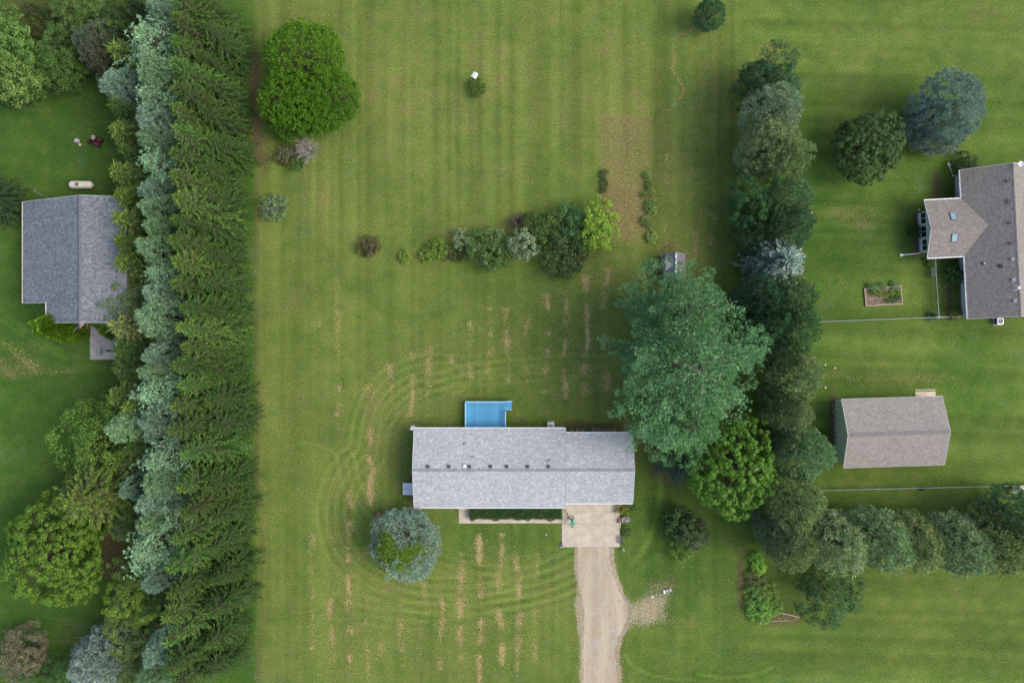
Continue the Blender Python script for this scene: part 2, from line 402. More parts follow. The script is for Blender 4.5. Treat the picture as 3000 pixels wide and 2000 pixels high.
# curved mower / tyre tracks
def swath(pts, half, period, amp, wob=5):
    d = pline_dist(pts, PX+wx*wob, PY+wy*wob)
    return amp*np.maximum(np.cos(d*2*math.pi/period), -0.25)*(1-sstep(half*0.5, half, d))
loopW = bez((1330, 1095), (1090, 1060), (1075, 1330)) + bez((1075, 1330), (960, 1420), (990, 1560)) + bez((990, 1560), (1040, 1740), (1320, 1745)) + bez((1320, 1745), (1560, 1735), (1690, 1660))
stripe = stripe+swath(loopW, 90, 27, 0.75, 9)*(0.55+.7*sstep(.35,.7,mid))
stripe = stripe+swath(bez((1200, 1120), (1500, 1080), (1800, 1070)), 55, 30, 0.35)
stripe = stripe+swath(bez((1130, 1230), (1190, 1080), (1700, 1060)), 60, 24, 0.6, 9)*(.5+.8*sm)
stripe = stripe+swath(bez((1010, 1340), (1060, 1650), (1500, 1690)), 60, 25, 0.6, 9)*(.5+.8*sm)
stripe = stripe+swath(bez((1000, 1760), (1300, 1840), (1690, 1700)), 70, 26, 0.5, 9)*(.4+.9*sm)
stripe = stripe+swath(bez((840, 1310), (960, 1270), (1010, 1370)), 22, 30, 0.4)
stripe = stripe+swath(bez((1850, 1650), (1960, 1530), (1925, 1330)), 34, 40, .7)
stripe = stripe+swath(bez((2040, 1975), (2180, 2000), (2260, 1955)), 22, 22, 0.9)
stripe = stripe+swath(bez((1830, 1910), (1850, 1990), (2040, 1990)), 16, 18, 0.9)
stripe = stripe+0.9*(track(bez((0, 905), (90, 985), (180, 1030)), 7)+track(bez((0, 930), (80, 1000), (190, 1050)), 6))
stripe = stripe+0.5*track(bez((0, 1280), (12, 1400), (0, 1500)), 9)
lush = np.clip(lush+0.25*swath(bez((1890, 1640), (1985, 1530), (1950, 1330)), 40, 60, 0.8), 0, 1.2)
dry = np.maximum(dry, 0.45*track(loopW, 50, 30)*sstep(0.45, 0.7, sm))
# thinner, straw-coloured strips where raked grass lies in rows
ROWS = [(915, 1560, 1900, .35), (972, 1560, 2000, .6), (1023, 1420, 2000, 1.0), (1074, 1600, 1990, .45), (1121, 1720, 1930, .5), (1178, 1750, 1950, .45), (1236, 1690, 1960, .5), (1293, 1640, 1960, .9),
        (1350, 1615, 2000, 1.0), (1406, 1560, 2000, 1.1), (1465, 1560, 2000, .95), (1518, 1590, 2000, .8), (1572, 1600, 1950, .5),
        (993, 810, 1260, .45), (935, 880, 960, .25), (1085, 1090, 1480, 1.0), (1080, 1330, 1480, .8), (1150, 1060, 1220, .55), (1205, 1030, 1220, .6), (1261, 1010, 1220, .55), (1317, 990, 1130, .6), (1376, 940, 1110, .7), (1431, 900, 1130, .8), (1487, 900, 1140, .85),
        (1544, 900, 1120, .85), (1602, 860, 1150, .9), (1657, 850, 1170, .8), (1717, 805, 1160, 1.0), (1776, 780, 1150, 1.0), (2087, 620, 720, .3), (2035, 680, 760, .35), (1955, 450, 720, .3), (2035, 480, 700, .25)]
for (rx_, y0, y1, a) in ROWS:
    lane = np.exp(-((PX+wx*16-rx_)/11.0)**2)*sstep(y0-30, y0+30, PY)*(1-sstep(y1-20, y1+40, PY))
    dry = np.maximum(dry, 0.30*a*lane*(0.25+0.9*sstep(0.3, 0.75, fbm(X, Y, 2.4, 77, 2))))
lush = np.clip(lush, 0, 1.3); dry = np.clip(dry, 0, 1); dirt = np.clip(dirt*(0.75+0.5*sm), 0, 1)
grav = np.clip(1.2*grav_drive+blob(1876, 1802, 66, 46, .75, .9)*0.66+blob(1925, 1800, 38, 40, .8, .9)*.30+.45*blob(1930, 1735, 70, 40, .6, .9), 0, 1)
wild = np.clip(blob(110, 110, 200, 130, .3)+blob(350, 130, 150, 140, .3), 0, 1)*(1-sstep(250, 300, PY+0.33*PX-60))

ny, nx = X.shape
Zg = np.zeros_like(X)
co = np.stack([X, Y, Zg], -1).reshape(-1, 3).astype(np.float32)
idx = np.arange(nx*ny).reshape(ny, nx)
quads = np.stack([idx[:-1, :-1], idx[:-1, 1:], idx[1:, 1:], idx[1:, :-1]], -1).reshape(-1, 4)

def np_mesh(name, co, faces):
    me = bpy.data.meshes.new(name); k = faces.shape[1]
    me.vertices.add(len(co)); me.vertices.foreach_set('co', np.ascontiguousarray(co, np.float32).ravel())
    me.loops.add(faces.size); me.loops.foreach_set('vertex_index', np.ascontiguousarray(faces, np.int32).ravel())
    me.polygons.add(len(faces)); me.polygons.foreach_set('loop_start', np.arange(0, faces.size, k, dtype=np.int32))
    me.polygons.foreach_set('loop_total', np.full(len(faces), k, np.int32))
    me.update(); me.validate(); return me

gm = np_mesh('ground', co, quads)
for nm, arr in (('lush', lush), ('dry', dry), ('dirt', dirt), ('stripe', stripe), ('wild', wild), ('grav', grav)):
    a = gm.attributes.new(nm, 'FLOAT', 'POINT'); a.data.foreach_set('value', arr.ravel().astype(np.float32))

def gravel_colour(nt, v):
    a = noise_n(nt, v, 0.5, 5, 0.6); f = noise_n(nt, v, 11.0, 5, 0.8); tr = noise_n(nt, scale_vec(nt, v, (1.0, 0.09, 1)), 0.85, 4)
    c = mix_rgb(nt, maprange(nt, a, 0.35, 0.65), (0.40, 0.315, 0.20), (0.41, 0.365, 0.305))
    c = mix_rgb(nt, maprange(nt, tr, 0.42, 0.62), c, (0.49, 0.42, 0.31))
    c = mix_rgb(nt, math_n(nt, 'MULTIPLY', maprange(nt, noise_n(nt, v, 0.9, 5, 0.7), 0.58, 0.72), 0.5), c, (0.27, 0.235, 0.155))
    return mix_rgb(nt, 1.0, c, mix_rgb(nt, maprange(nt, f, 0.3, 0.7), (0.62, 0.62, 0.64), (1.32, 1.32, 1.28)), 'MULTIPLY'), f

def ground_material():
    m = bpy.data.materials.new('lawn'); m.use_nodes = True; nt = m.node_tree
    b = nt.nodes['Principled BSDF']
    A = {}
    for k in ('lush', 'dry', 'dirt', 'stripe', 'wild', 'grav'):
        n = nd(nt, 'ShaderNodeAttribute'); n.attribute_name = k; A[k] = n.outputs['Fac']
    v = nd(nt, 'ShaderNodeTexCoord').outputs['Object']
    nbig = noise_n(nt, v, 0.11, 5, 0.6); nmid = noise_n(nt, v, 0.55, 5, 0.6)
    nf = noise_n(nt, v, 2.6, 5, 0.72); nff = noise_n(nt, scale_vec(nt, v, (1.0, 0.75, 1)), 6.5, 4, 0.75)
    nflk = noise_n(nt, v, 4.2, 3, 0.7)
    l2 = math_n(nt, 'ADD', A['lush'], math_n(nt, 'MULTIPLY', math_n(nt, 'SUBTRACT', nmid, 0.5), 0.9))
    l2 = math_n(nt, 'ADD', l2, math_n(nt, 'MULTIPLY', math_n(nt, 'SUBTRACT', nf, 0.5), 0.7))
    ramp = nd(nt, 'ShaderNodeValToRGB'); nt.links.new(l2, ramp.inputs[0])
    el = ramp.color_ramp.elements
    el[0].position = 0.0; el[0].color = (0.185, 0.172, 0.066, 1)
    el[1].position = 1.0; el[1].color = (0.046, 0.110, 0.018, 1)
    e = el.new(0.28); e.color = (0.134, 0.182, 0.042, 1)
    e = el.new(0.62); e.color = (0.086, 0.148, 0.028, 1)
    c = ramp.outputs[0]
    # bluish clover patches
    c = mix_rgb(nt, math_n(nt, 'MULTIPLY', maprange(nt, noise_n(nt, v, 0.33, 4, 0.55), 0.58, 0.72), 0.45), c, (0.092, 0.160, 0.068))
    # thin brownish turf between the tufts
    c = mix_rgb(nt, math_n(nt, 'MULTIPLY', maprange(nt, noise_n(nt, v, 0.8, 6, 0.7), 0.50, 0.70), 0.24), c, (0.165, 0.150, 0.062))
    c = mix_rgb(nt, math_n(nt, 'MULTIPLY', maprange(nt, noise_n(nt, scale_vec(nt, v, (1, .6, 1)), 0.21, 5, 0.65), 0.52, 0.68), 0.30), c, (0.070, 0.115, 0.030))
    # mower stripes
    s = maprange(nt, A['stripe'], -1.0, 1.0, 0.56, 1.34)
    c = mix_rgb(nt, 1.0, c, s, 'MULTIPLY')
    # dead grass and straw
    dm = math_n(nt, 'ADD', A['dry'], math_n(nt, 'MULTIPLY', math_n(nt, 'SUBTRACT', nflk, 0.52), 1.6))
    dm = math_n(nt, 'MULTIPLY', maprange(nt, dm, 0.25, 0.85, 0, 1), maprange(nt, A['dry'], 0.02, 0.30, 0, 0.85))
    c = mix_rgb(nt, dm, c, mix_rgb(nt, nff, (0.13, 0.10, 0.04), (0.29, 0.225, 0.12)))
    # bare earth
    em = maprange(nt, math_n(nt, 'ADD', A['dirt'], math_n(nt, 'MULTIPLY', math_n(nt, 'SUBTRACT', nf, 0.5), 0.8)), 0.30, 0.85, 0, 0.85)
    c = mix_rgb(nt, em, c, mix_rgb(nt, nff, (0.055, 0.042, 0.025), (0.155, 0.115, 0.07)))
    gmk = maprange(nt, math_n(nt, 'ADD', A['grav'], math_n(nt, 'MULTIPLY', math_n(nt, 'SUBTRACT', nff, 0.5), 1.5)), 0.35, 0.75, 0, 0.9)
    gmk = math_n(nt, 'MULTIPLY', gmk, maprange(nt, A['grav'], 0.02, 0.3))
    c = mix_rgb(nt, gmk, c, mix_rgb(nt, 1.0, gravel_colour(nt, v)[0], (0.80, 0.81, 0.80), 'MULTIPLY'))
    # rough uncut growth
    c = mix_rgb(nt, math_n(nt, 'MULTIPLY', A['wild'], 0.75), c, mix_rgb(nt, nf, (0.030, 0.052, 0.014), (0.10, 0.11, 0.035)))
    # blade-scale grain
    c = mix_rgb(nt, 1.0, c, mix_rgb(nt, maprange(nt, nff, 0.25, 0.75), (0.34, 0.37, 0.40), (1.7, 1.66, 1.5)), 'MULTIPLY')
    c = mix_rgb(nt, 1.0, c, mix_rgb(nt, maprange(nt, nf, 0.3, 0.7), (0.76, 0.80, 0.80), (1.24, 1.20, 1.16)), 'MULTIPLY')
    c = mix_rgb(nt, 1.0, c, mix_rgb(nt, maprange(nt, nbig, 0.3, 0.7), (0.76, 0.80, 0.80), (1.08, 1.04, 1.02)), 'MULTIPLY')
    nt.links.new(c, b.inputs['Base Color']); b.inputs['Roughness'].default_value = 0.95
    b.inputs['Specular IOR Level'].default_value = 0.1
    bp = nd(nt, 'ShaderNodeBump'); bp.inputs['Strength'].default_value = 0.7; bp.inputs['Distance'].default_value = 0.06
    nt.links.new(nff, bp.inputs['Height']); nt.links.new(bp.outputs[0], b.inputs['Normal'])
    return m
ground = link_mesh('ground', gm, ground_material())
tag(ground, 'mown green lawn with straw coloured rows and worn patches', kind='structure')

# gravel drive: a sheet with ragged edges
def gravel_material():
    m = bpy.data.materials.new('gravel'); m.use_nodes = True; nt = m.node_tree
    b = nt.nodes['Principled BSDF']; v = nd(nt, 'ShaderNodeTexCoord').outputs['Object']
    c, f = gravel_colour(nt, v)
    nt.links.new(c, b.inputs['Base Color']); b.inputs['Roughness'].default_value = 0.95; b.inputs['Specular IOR Level'].default_value = 0.2
    bp = nd(nt, 'ShaderNodeBump'); bp.inputs['Strength'].default_value = 0.8; bp.inputs['Distance'].default_value = 0.04
    nt.links.new(f, bp.inputs['Height']); nt.links.new(bp.outputs[0], b.inputs['Normal'])
    return m
M['gravel'] = gravel_material()
drive_px = [(1684, 1601), (1683, 1640), (1687, 1700), (1695, 1750), (1703, 1800), (1701, 1860), (1699, 1920), (1701, 1980), (1703, 3600),
            (1826, 3600), (1818, 1980), (1812, 1900), (1820, 1866), (1838, 1836), (1852, 1800), (1846, 1766), (1826, 1735), (1812, 1700), (1800, 1660), (1797, 1620), (1796, 1601)]
def ragged(px, step, amp, seed):
    rs = np.random.RandomState(seed); out = []
    for (a, b) in zip(px, px[1:]+px[:1]):
        L = math.hypot(b[0]-a[0], b[1]-a[1]); n = max(1, int(L/step))
        for k in range(n):
            t = k/n; q = P(a[0]+(b[0]-a[0])*t, a[1]+(b[1]-a[1])*t)
            out.append((q[0]+rs.uniform(-amp, amp), q[1]+rs.uniform(-amp, amp)))
    return out
from mathutils.geometry import tessellate_polygon
cxm = lambda y: float(np.interp(y, [q[1] for q in drv_c], [q[0] for q in drv_c]))
inner = [(x+(9 if x < cxm(y) else -11), y) for (x, y) in drive_px]
dv = [Vector((x, y, 0.004)) for (x, y) in ragged(inner, 6, 0.07, 5)]
tri = [t if (dv[t[1]]-dv[t[0]]).cross(dv[t[2]]-dv[t[0]]).z > 0 else t[::-1] for t in tessellate_polygon([dv])]
me = bpy.data.meshes.new('gravel_drive'); me.from_pydata([tuple(v) for v in dv], [], tri); me.update()
tag(link_mesh('gravel_drive', me, M['gravel']), 'pale gravel drive with a short parking spur', kind='structure')

# loose flecks: raked dead grass, straw and gravel, all real bits lying on the ground
def flecks(name, pts, smin, smax, mat, z0, z1, seed, label, aspect=(0.3, 0.8)):
    rs = np.random.RandomState(seed); n = len(pts)
    p = np.asarray(pts); L = rs.uniform(smin, smax, n)*rs.uniform(0.5, 1, n); Wd = L*rs.uniform(aspect[0], aspect[1], n); a = rs.uniform(0, 6.283, n)
    ca, sa = np.cos(a), np.sin(a); z = rs.uniform(z0, z1, n)
    V = np.zeros((n, 4, 3))
    for k, (u, v) in enumerate(((-.5, -.1), (.05, -.5), (.5, .1), (-.05, .5))):
        V[:, k, 0] = p[:, 0]+u*L*ca-v*Wd*sa; V[:, k, 1] = p[:, 1]+u*L*sa+v*Wd*ca
        V[:, k, 2] = z+rs.uniform(0, 0.02, n)
    me = np_mesh(name, V.reshape(-1, 3), np.arange(n*4).reshape(n, 4))
    return tag(link_mesh(name, me, mat), label, kind='stuff')
rs = np.random.RandomState(8)
pts = []
for (rx_, y0, y1, a) in ROWS:
    n = int((y1-y0)*a*5.0); yy = rs.uniform(y0, y1, n*4)
    ph = rs.uniform(0, 100)
    w = vnoise(np.full(n*4, ph), yy/24.0, 1.1, int(ph*10)+5)*0.65+0.35*vnoise(np.full(n*4, ph+7), yy/24.0, 3.2, 9)
    keep = rs.rand(n*4) < np.clip((w-0.36)*1.8, 0.03, 1)
    yy = yy[keep]; xx = rx_+rs.normal(0, 1, len(yy))*(3+6*vnoise(yy*0+ph, yy/24.0, 1.7, 15))+9*(vnoise(yy*0+3*ph, yy/24.0, 2.2, 16)-.5)+np.where(rs.rand(len(yy)) < 0.12, rs.normal(0, 22, len(yy)), 0)+4*np.sin(yy/60+ph)
    pts += [P(x, y) for x, y in zip(xx, yy)]
flecks('raked_grass', pts, 0.05, 0.16, M['straw'], 0.008, 0.03, 3, 'straw coloured raked grass lying in long broken rows on the lawn')
pts = []
for k in range(1500): pts.append(P(rs.uniform(760, 2150), rs.uniform(0, 2000)))
for k in range(1700): pts.append(P(rs.normal(1834, 38), rs.uniform(338, 722)))
for k in range(260): pts.append(P(rs.normal(1978, 34), 737+abs(rs.normal(0, 9))*rs.choice([-1, 1])))
for k in range(160): pts.append(P(rs.choice([1940, 2012])+rs.normal(0, 6), rs.uniform(735, 800)))
for k in range(420):
    i = rs.randint(len(crack)-1); t = rs.rand(); a, b = crack[i], crack[i+1]
    pts.append(P(a[0]+(b[0]-a[0])*t+rs.normal(0, 2.5), a[1]+(b[1]-a[1])*t+rs.normal(0, 2.5)))
for k in range(420):
    t = rs.rand()**0.8; pts.append(P(5+105*t+rs.normal(0, 9), 990+95*t+rs.normal(0, 9)))
for k in range(120): pts.append(P(rs.uniform(60, 220), 1090+rs.normal(0, 4)))
for k in range(700): pts.append(P(rs.uniform(2160, 3000), rs.uniform(0, 2000)))
for k in range(250): pts.append(P(rs.uniform(2480, 2800), rs.normal(1112, 8)))
for k in range(300): pts.append(P(rs.normal(752, 14), rs.uniform(150, 1990)))
for k in range(150): pts.append(P(rs.normal(2300, 26), rs.normal(1808, 10)))
for k in range(110): pts.append(P(rs.uniform(2750, 2775), rs.uniform(830, 880)))
flecks('scattered_straw', pts, 0.05, 0.16, M['straw'], 0.008, 0.03, 4, 'stray bits of dead grass and straw scattered over the lawns')
pts = []
poly = [P(*q) for q in drive_px]
def inside(p, poly):
    r = False; j = len(poly)-1
    for i in range(len(poly)):
        if (poly[i][1] > p[1]) != (poly[j][1] > p[1]) and p[0] < (poly[j][0]-poly[i][0])*(p[1]-poly[i][1])/(poly[j][1]-poly[i][1])+poly[i][0]: r = not r
        j = i
    return r
while len(pts) < 9000:
    q = P(rs.uniform(1675, 1990), rs.uniform(1595, 2010))
    qq = (q[0]+rs.normal(0, 0.25), q[1]+rs.normal(0, 0.25))
    if inside(qq, poly): pts.append(q)
    elif rs.rand() < 0.05 and 1820 < 1500+24*q[0] < 1975 and 1690 < 1000-24*q[1] < 1850: pts.append(q)
M['pebble'] = pmat('pebbles', (0.36, 0.32, 0.26), 0.9, 0.15, 3, island=0.42)
flecks('gravel_stones', pts, 0.04, 0.11, M['pebble'], 0.01, 0.03, 6, 'loose stones on the gravel drive and its spur', (0.6, 1.0))

# ------------------------------------------------------------------ roofs and buildings
def shingles_on(poly, tw, ch, rs, lift=0.012):
    """Overlapping shingle tabs on a convex planar polygon whose first edge is the eave. Returns quads (n,4,3)."""
    A, B = Vector(poly[0]), Vector(poly[1]); u = (B-A).normalized()
    nrm = (B-A).cross(Vector(poly[-1])-A).normalized()
    if nrm.z < 0: nrm = -nrm
    v = nrm.cross(u).normalized()
    if v.z < 0: v = -v
    pv = [((Vector(p)-A).dot(u), (Vector(p)-A).dot(v)) for p in poly]
    vmax = max(q[1] for q in pv); Q = []
    def span(h):
        xs = []
        for (x0, y0), (x1, y1) in zip(pv, pv[1:]+pv[:1]):
            if abs(y1-y0) < 1e-9:
                if abs(h-y0) < 1e-6: xs += [x0, x1]
                continue
            t = (h-y0)/(y1-y0)
            if -1e-6 <= t <= 1+1e-6: xs.append(x0+(x1-x0)*t)
        return (min(xs), max(xs)) if xs else None
    k = 0; h = 0.0
    while h < vmax-0.02:
        h1 = min(h+ch*1.12, vmax); s = span(min(h+ch*0.5, vmax-1e-4))
        if s:
            x = s[0]-((k*0.41) % 1.0)*tw
            while x < s[1]-0.01:
                w = tw*rs.uniform(0.93, 1.07); a = max(x, s[0]); b = min(x+w-0.014, s[1]); x += w
                if b-a < 0.03: continue
                dz = rs.uniform(0.8, 1.25)*lift; h0 = h+rs.uniform(-0.008, 0.008)
                c = [A+u*a+v*h0+nrm*(dz+0.006), A+u*b+v*h0+nrm*(dz+0.006), A+u*b+v*h1+nrm*0.005, A+u*a+v*h1+nrm*0.005]
                d = [A+u*a+v*h0+nrm*0.001, A+u*b+v*h0+nrm*0.001, c[1], c[0]]
                Q.append((c, d))
        h += ch; k += 1
    return Q

def shingle_obj(name, polys, tw, ch, mat, parent, seed=1, lift=0.012):
    rs = random.Random(seed); V = []; F = []
    for p in polys:
        for c, d in shingles_on(p, tw, ch, rs, lift):
            n = len(V)
            V += [tuple(q) for q in c]+[tuple(d[0]), tuple(d[1])]
            F += [(n, n+1, n+2, n+3), (n+4, n+5, n+1, n)]
    me = bpy.data.meshes.new(name); me.from_pydata(V, [], F); me.materials.append(mat); me.update()
    o = link_mesh(name, me, None, parent); o['kind'] = 'stuff'; return o

def slab(mb, poly, t=0.14, mi=0):
    p = [Vector(q) for q in poly]; n = len(p)
    q = [v-Vector((0, 0, t)) for v in p]
    return mb.add(p+q, [tuple(range(n)), tuple(range(2*n-1, n-1, -1))]+[(i, n+i, n+(i+1) % n, (i+1) % n) for i in range(n)], mi)

def roof_vent(parent, pos, slope_n, size, mat, name='roof_vent'):
    """Low box vent with a flange and a sloping hood."""
    n = Vector(slope_n).normalized(); R = n.to_track_quat('Z', 'Y').to_matrix()
    mb = MB(); s = size; p = Vector(pos)
    mb.box(p+n*0.02, (s*1.25, s*1.25, 0.03), M=R)
    mb.box(p+n*0.09, (s*0.8, s*0.8, 0.12), M=R)
    mb.box(p+n*0.17, (s, s, 0.05), M=R)
    mb.box(p+n*0.145, (s*0.96, s*0.96, 0.03), M=R)
    return mb.build(name, mat, parent)

def pipe_vent(parent, pos, slope_n, r, h, mat, flash):
    n = Vector(slope_n).normalized(); R = n.to_track_quat('Z', 'Y').to_matrix(); p = Vector(pos)
    o = MB().tube([p-Vector((0, 0, 0.05)), p+Vector((0, 0, h))], r, 10).build('vent_pipe', mat, parent)
    mb = MB(); mb.box(p+n*0.015, (r*5, r*5, 0.02), M=R); mb.lathe([(r*2, 0), (r*1.15, 0.14)], p, 10)
    mb.build('flashing', flash, o); return o

def gutter(parent, a, b, outn, mat, w=0.12, gaps=0.55, name='gutter'):
    """Open trough along an eave with hanger straps."""
    a, b, o = Vector(a), Vector(b), Vector(outn); d = (b-a); L = d.length; d.normalize()
    z = Vector((0, 0, 1)); mb = MB(); t = 0.012
    mid = (a+b)/2; M = Matrix((d, o, z)).transposed()
    mb.box(mid+o*t, (L, t, 0.11), M=M); mb.box(mid+o*w, (L, t*2.2, 0.12), M=M); mb.box(mid+o*(w/2+t/2)-z*0.05, (L, w-2*t, t), M=M)
    for e in (a, b): mb.box(e+o*(w/2)+d*(0.008 if e is a else -0.008), (0.012, w*0.8, 0.1), M=M)
    k = int(L/gaps)
    for i in range(1, k): mb.box(a+d*(i*L/k)+o*(w/2)+z*0.052, (0.035, w*0.86, 0.01), M=M)
    return mb.build(name, mat, parent)

def window(parent, c, right, out, w, h, panes=2, frame=None, mat_f='white'):
    """Framed window standing on a wall: frame, sill, mullions and panes set back in it."""
    c, r, o = Vector(c), Vector(right).normalized(), Vector(out).normalized(); z = Vector((0, 0, 1)); M3 = Matrix((r, o, z)).transposed()
    mb = MB(); ft = 0.07
    for s in (-1, 1): mb.box(c+r*s*(w/2-ft/2)+o*0.03, (ft, 0.07, h), M=M3)
    for s in (-1, 1): mb.box(c+z*s*(h/2-ft/2)+o*0.03, (w-2*ft, 0.068, ft), M=M3)
    for i in range(1, panes): mb.box(c+r*(-w/2+w*i/panes)+o*0.028, (0.06, 0.06, h-2*ft), M=M3)
    win = mb.build('window', M[mat_f], parent)
    for i in range(panes):
        pw = w/panes
        MB().box(c+r*(-w/2+pw*(i+.5))+o*0.012, (pw-0.05, 0.02, h-0.08), M=M3).build('pane', M['glass'], win)
    MB().box(c-z*(h/2+0.025)+o*0.06, (w+0.1, 0.12, 0.05), M=M3).build('sill', M[mat_f], win)
    return win

def wall_mesh(name, outline, z0, heights, mat, parent, t=0.18):
    """Outer skin of walls from a plan outline; heights gives the top of each corner."""
    n = len(outline); V = [(p[0], p[1], z0) for p in outline]+[(p[0], p[1], h) for p, h in zip(outline, heights)]
    F = [(i, (i+1) % n, n+(i+1) % n, n+i) for i in range(n)]+[tuple(range(n, 2*n))]
    me = bpy.data.meshes.new(name); me.from_pydata(V, [], F); me.materials.append(mat); me.update()
    return link_mesh(name, me, None, parent)

# ---- the grey ranch house in the middle -------------------------------------------------
def ranch_house():
    ox, oy = P(1532, 1370, 0)
    root = thing('ranch_house', 'long low house with speckled pale grey shingle roof in the middle lot', 'house', (ox, oy, 0))
    L = lambda px, py, h: Vector((P(px, py, h)[0]-ox, P(px, py, h)[1]-oy, h))
    hr = 4.25; ry = L(1500, 1376.5, hr).y
    yN, yS = L(0, 1255, 2.65).y, L(0, 1485, 2.65).y
    tan = (hr-2.65)/((yN-yS)/2); yN, yS = ry+(yN-yS)/2, ry-(yN-yS)/2
    x0, x1 = L(1213, 0, 2.65).x, L(1656, 0, 2.65).x; x2 = L(1853.5, 0, 2.65).x
    gN, gS = ry+4.14, ry-4.14; hg = hr-4.14*tan
    # walls
    ov = 0.45; wz = 0.25
    a, b = x0+0.3, x1-0.3
    foundation = MB().prism([(a-0.02, yS+ov-0.02), (b+0.02, yS+ov-0.02), (b+0.02, yN-ov+0.02), (a-0.02, yN-ov+0.02)], 0, wz).build('foundation', M['concrete_grey'], root)
    def gabled(x_a, x_b, s, n, name):
        hw = lambda y: hr-0.16-abs(y-ry)*tan
        V = []; F = []
        for x in (x_a, x_b): V += [(x, s, wz), (x, n, wz), (x, n, hw(n)), (x, ry, hw(ry)), (x, s, hw(s))]
        F = [(0, 1, 2, 3, 4)[::-1], (5, 6, 7, 8, 9), (0, 5, 9, 4), (1, 2, 7, 6), (0, 1, 6, 5)[::-1]]
        me = bpy.data.meshes.new(name); me.from_pydata(V, [], F); me.materials.append(M['siding_tan']); me.update()
        return link_mesh(name, me, None, root)
    gabled(a, b, yS+ov, yN-ov, 'wall')
    MB().prism([(b+0.021, gS+ov-0.02), (x2-0.28, gS+ov-0.02), (x2-0.28, gN-ov+0.02), (b+0.021, gN-ov+0.02)], 0, wz).build('foundation', M['concrete_grey'], root)
    gabled(b+0.004, x2-0.3, gS+ov, gN-ov, 'garage_wall')
    # roof: decks butt at the step in the eaves
    rf = MB()
    polys = []
    for (xa, xb, s, n, he) in ((x0, x1, yS, yN, 2.65), (x1+0.002, x2, gS, gN, hg)):
        for (e, sgn) in ((n, 1), (s, -1)):
            q = [(xa, e, he), (xb, e, he), (xb, ry, hr), (xa, ry, hr)]
            if sgn > 0: q = [q[1], q[0], q[3], q[2]]
            slab(rf, q); polys.append(q)
    roof = rf.build('roof', M['cap_a'], root)
    shingle_obj('shingles', polys, 0.26, 0.148, SH['a'], roof, 3)
    # ridge shingles
    mb = MB(); rs = random.Random(4); x = x0
    while x < x2-0.05:
        w = min(0.36, x2-x)
        for s in (-1, 1):
            M3 = Matrix.Rotation(-s*math.atan(tan), 3, 'X')
            mb.box((x+w/2, ry+s*0.083, hr+0.028-0.083*tan+rs.uniform(0, .006)), (w-0.012, 0.175, 0.018), M=M3)
        x += w
    mb.build('ridge_cap', M['cap_a'], roof)['kind'] = 'stuff'
    MB().bar((x1+.001, gS, hg+.03), (x1+.001, ry-.18, hr+.03-.18*tan), .04, .012).build('seam_flashing', M['steel'], root)
    MB().bar((x1+.001, gN, hg+.03), (x1+.001, ry+.18, hr+.03-.18*tan), .04, .012).build('seam_flashing', M['steel'], root)
    # rake trim and gutters
    for (x, s, n, he) in ((x0-0.015, yS, yN, 2.65), (x2+0.015, gS, gN, hg)):
        for e in (s, n): MB().bar((x, e, he-0.06), (x, ry, hr-0.06), 0.03, 0.17).build('rake_trim', M['trim'], root)
    gutter(root, (x0, yN+0.012, 2.60), (x1, yN+0.012, 2.60), (0, 1, 0), M['white'])
    gutter(root, (x0, yS-0.012, 2.60), (x1, yS-0.012, 2.60), (0, -1, 0), M['white'])
    gutter(root, (x1+0.03, gN+0.012, hg-.05), (x2, gN+0.012, hg-.05), (0, 1, 0), M['white'])
    gutter(root, (x1+0.03, gS-0.012, hg-.05), (x2, gS-0.012, hg-.05), (0, -1, 0), M['white'])
    ds = MB(); ds.tube([(x1+0.03, yN+0.08, 2.5), (x1+0.12, gN-0.2, 2.3), (x1+0.12, gN-0.36, 2.2), (x1+.12, gN-.36, .1)], 0.045, 6); ds.build('downspout', M['white'], root)
    # vents along the north slope
    nN = (0, tan, 1)
    def on(px, py):
        h = 4.0
        for _ in range(4):
            q = L(px, py, h); h = hr-abs(q.y-ry)*tan
        return L(px, py, h)
    for px in (1253.5, 1315, 1375.5, 1437, 1484.5, 1545.5, 1606.5): roof_vent(roof, on(px, 1366), nN, 0.30, M['dark_metal'])
    w = roof_vent(roof, on(1361.5, 1365), nN, 0.26, M['white']); w['label'] = 'white roof vent'
    for (px, py) in ((1361, 1300), (1384.5, 1338), (1607, 1349)): pipe_vent(root, on(px, py), nN, 0.055, 0.35, M['white'], M['dark_metal'])
    # windows and doors hidden from above but there
    for x in (x0+3, x0+8, x0+15.5): window(root, (x, yN-ov+0.005, 1.55), (1, 0, 0), (0, 1, 0), 1.3, 1.1)
    for x in (x0+2.5, x0+9.5, x0+14.5): window(root, (x, yS+ov-0.005, 1.5), (-1, 0, 0), (0, -1, 0), 1.6, 1.2)
    gd = MB()
    for k in range(4): gd.box(((x1+x2)/2+0.2, gS+ov-0.03, 0.28+0.26+k*0.53), (4.9, 0.05, 0.51))
    gd.build('garage_door', M['white'], root)
    dr = MB().box((L(1362, 0, 0).x, yS+ov-0.025, 1.28), (0.95, 0.05, 2.05)).build('front_door', M['brownwood'], root)
    MB().lathe([(0.03, 0), (0.035, 0.05)], (L(1362, 0, 0).x+0.38, yS+ov-0.06, 1.25), 8, Matrix.Rotation(math.pi/2, 3, 'X')).build('handle', M['galv'], dr)
    return dict(x0=x0+ox, x1=x1+ox, x2=x2+ox, yN=yN+oy, yS=yS+oy, gS=gS+oy, gN=gN+oy)
RH = ranch_house()

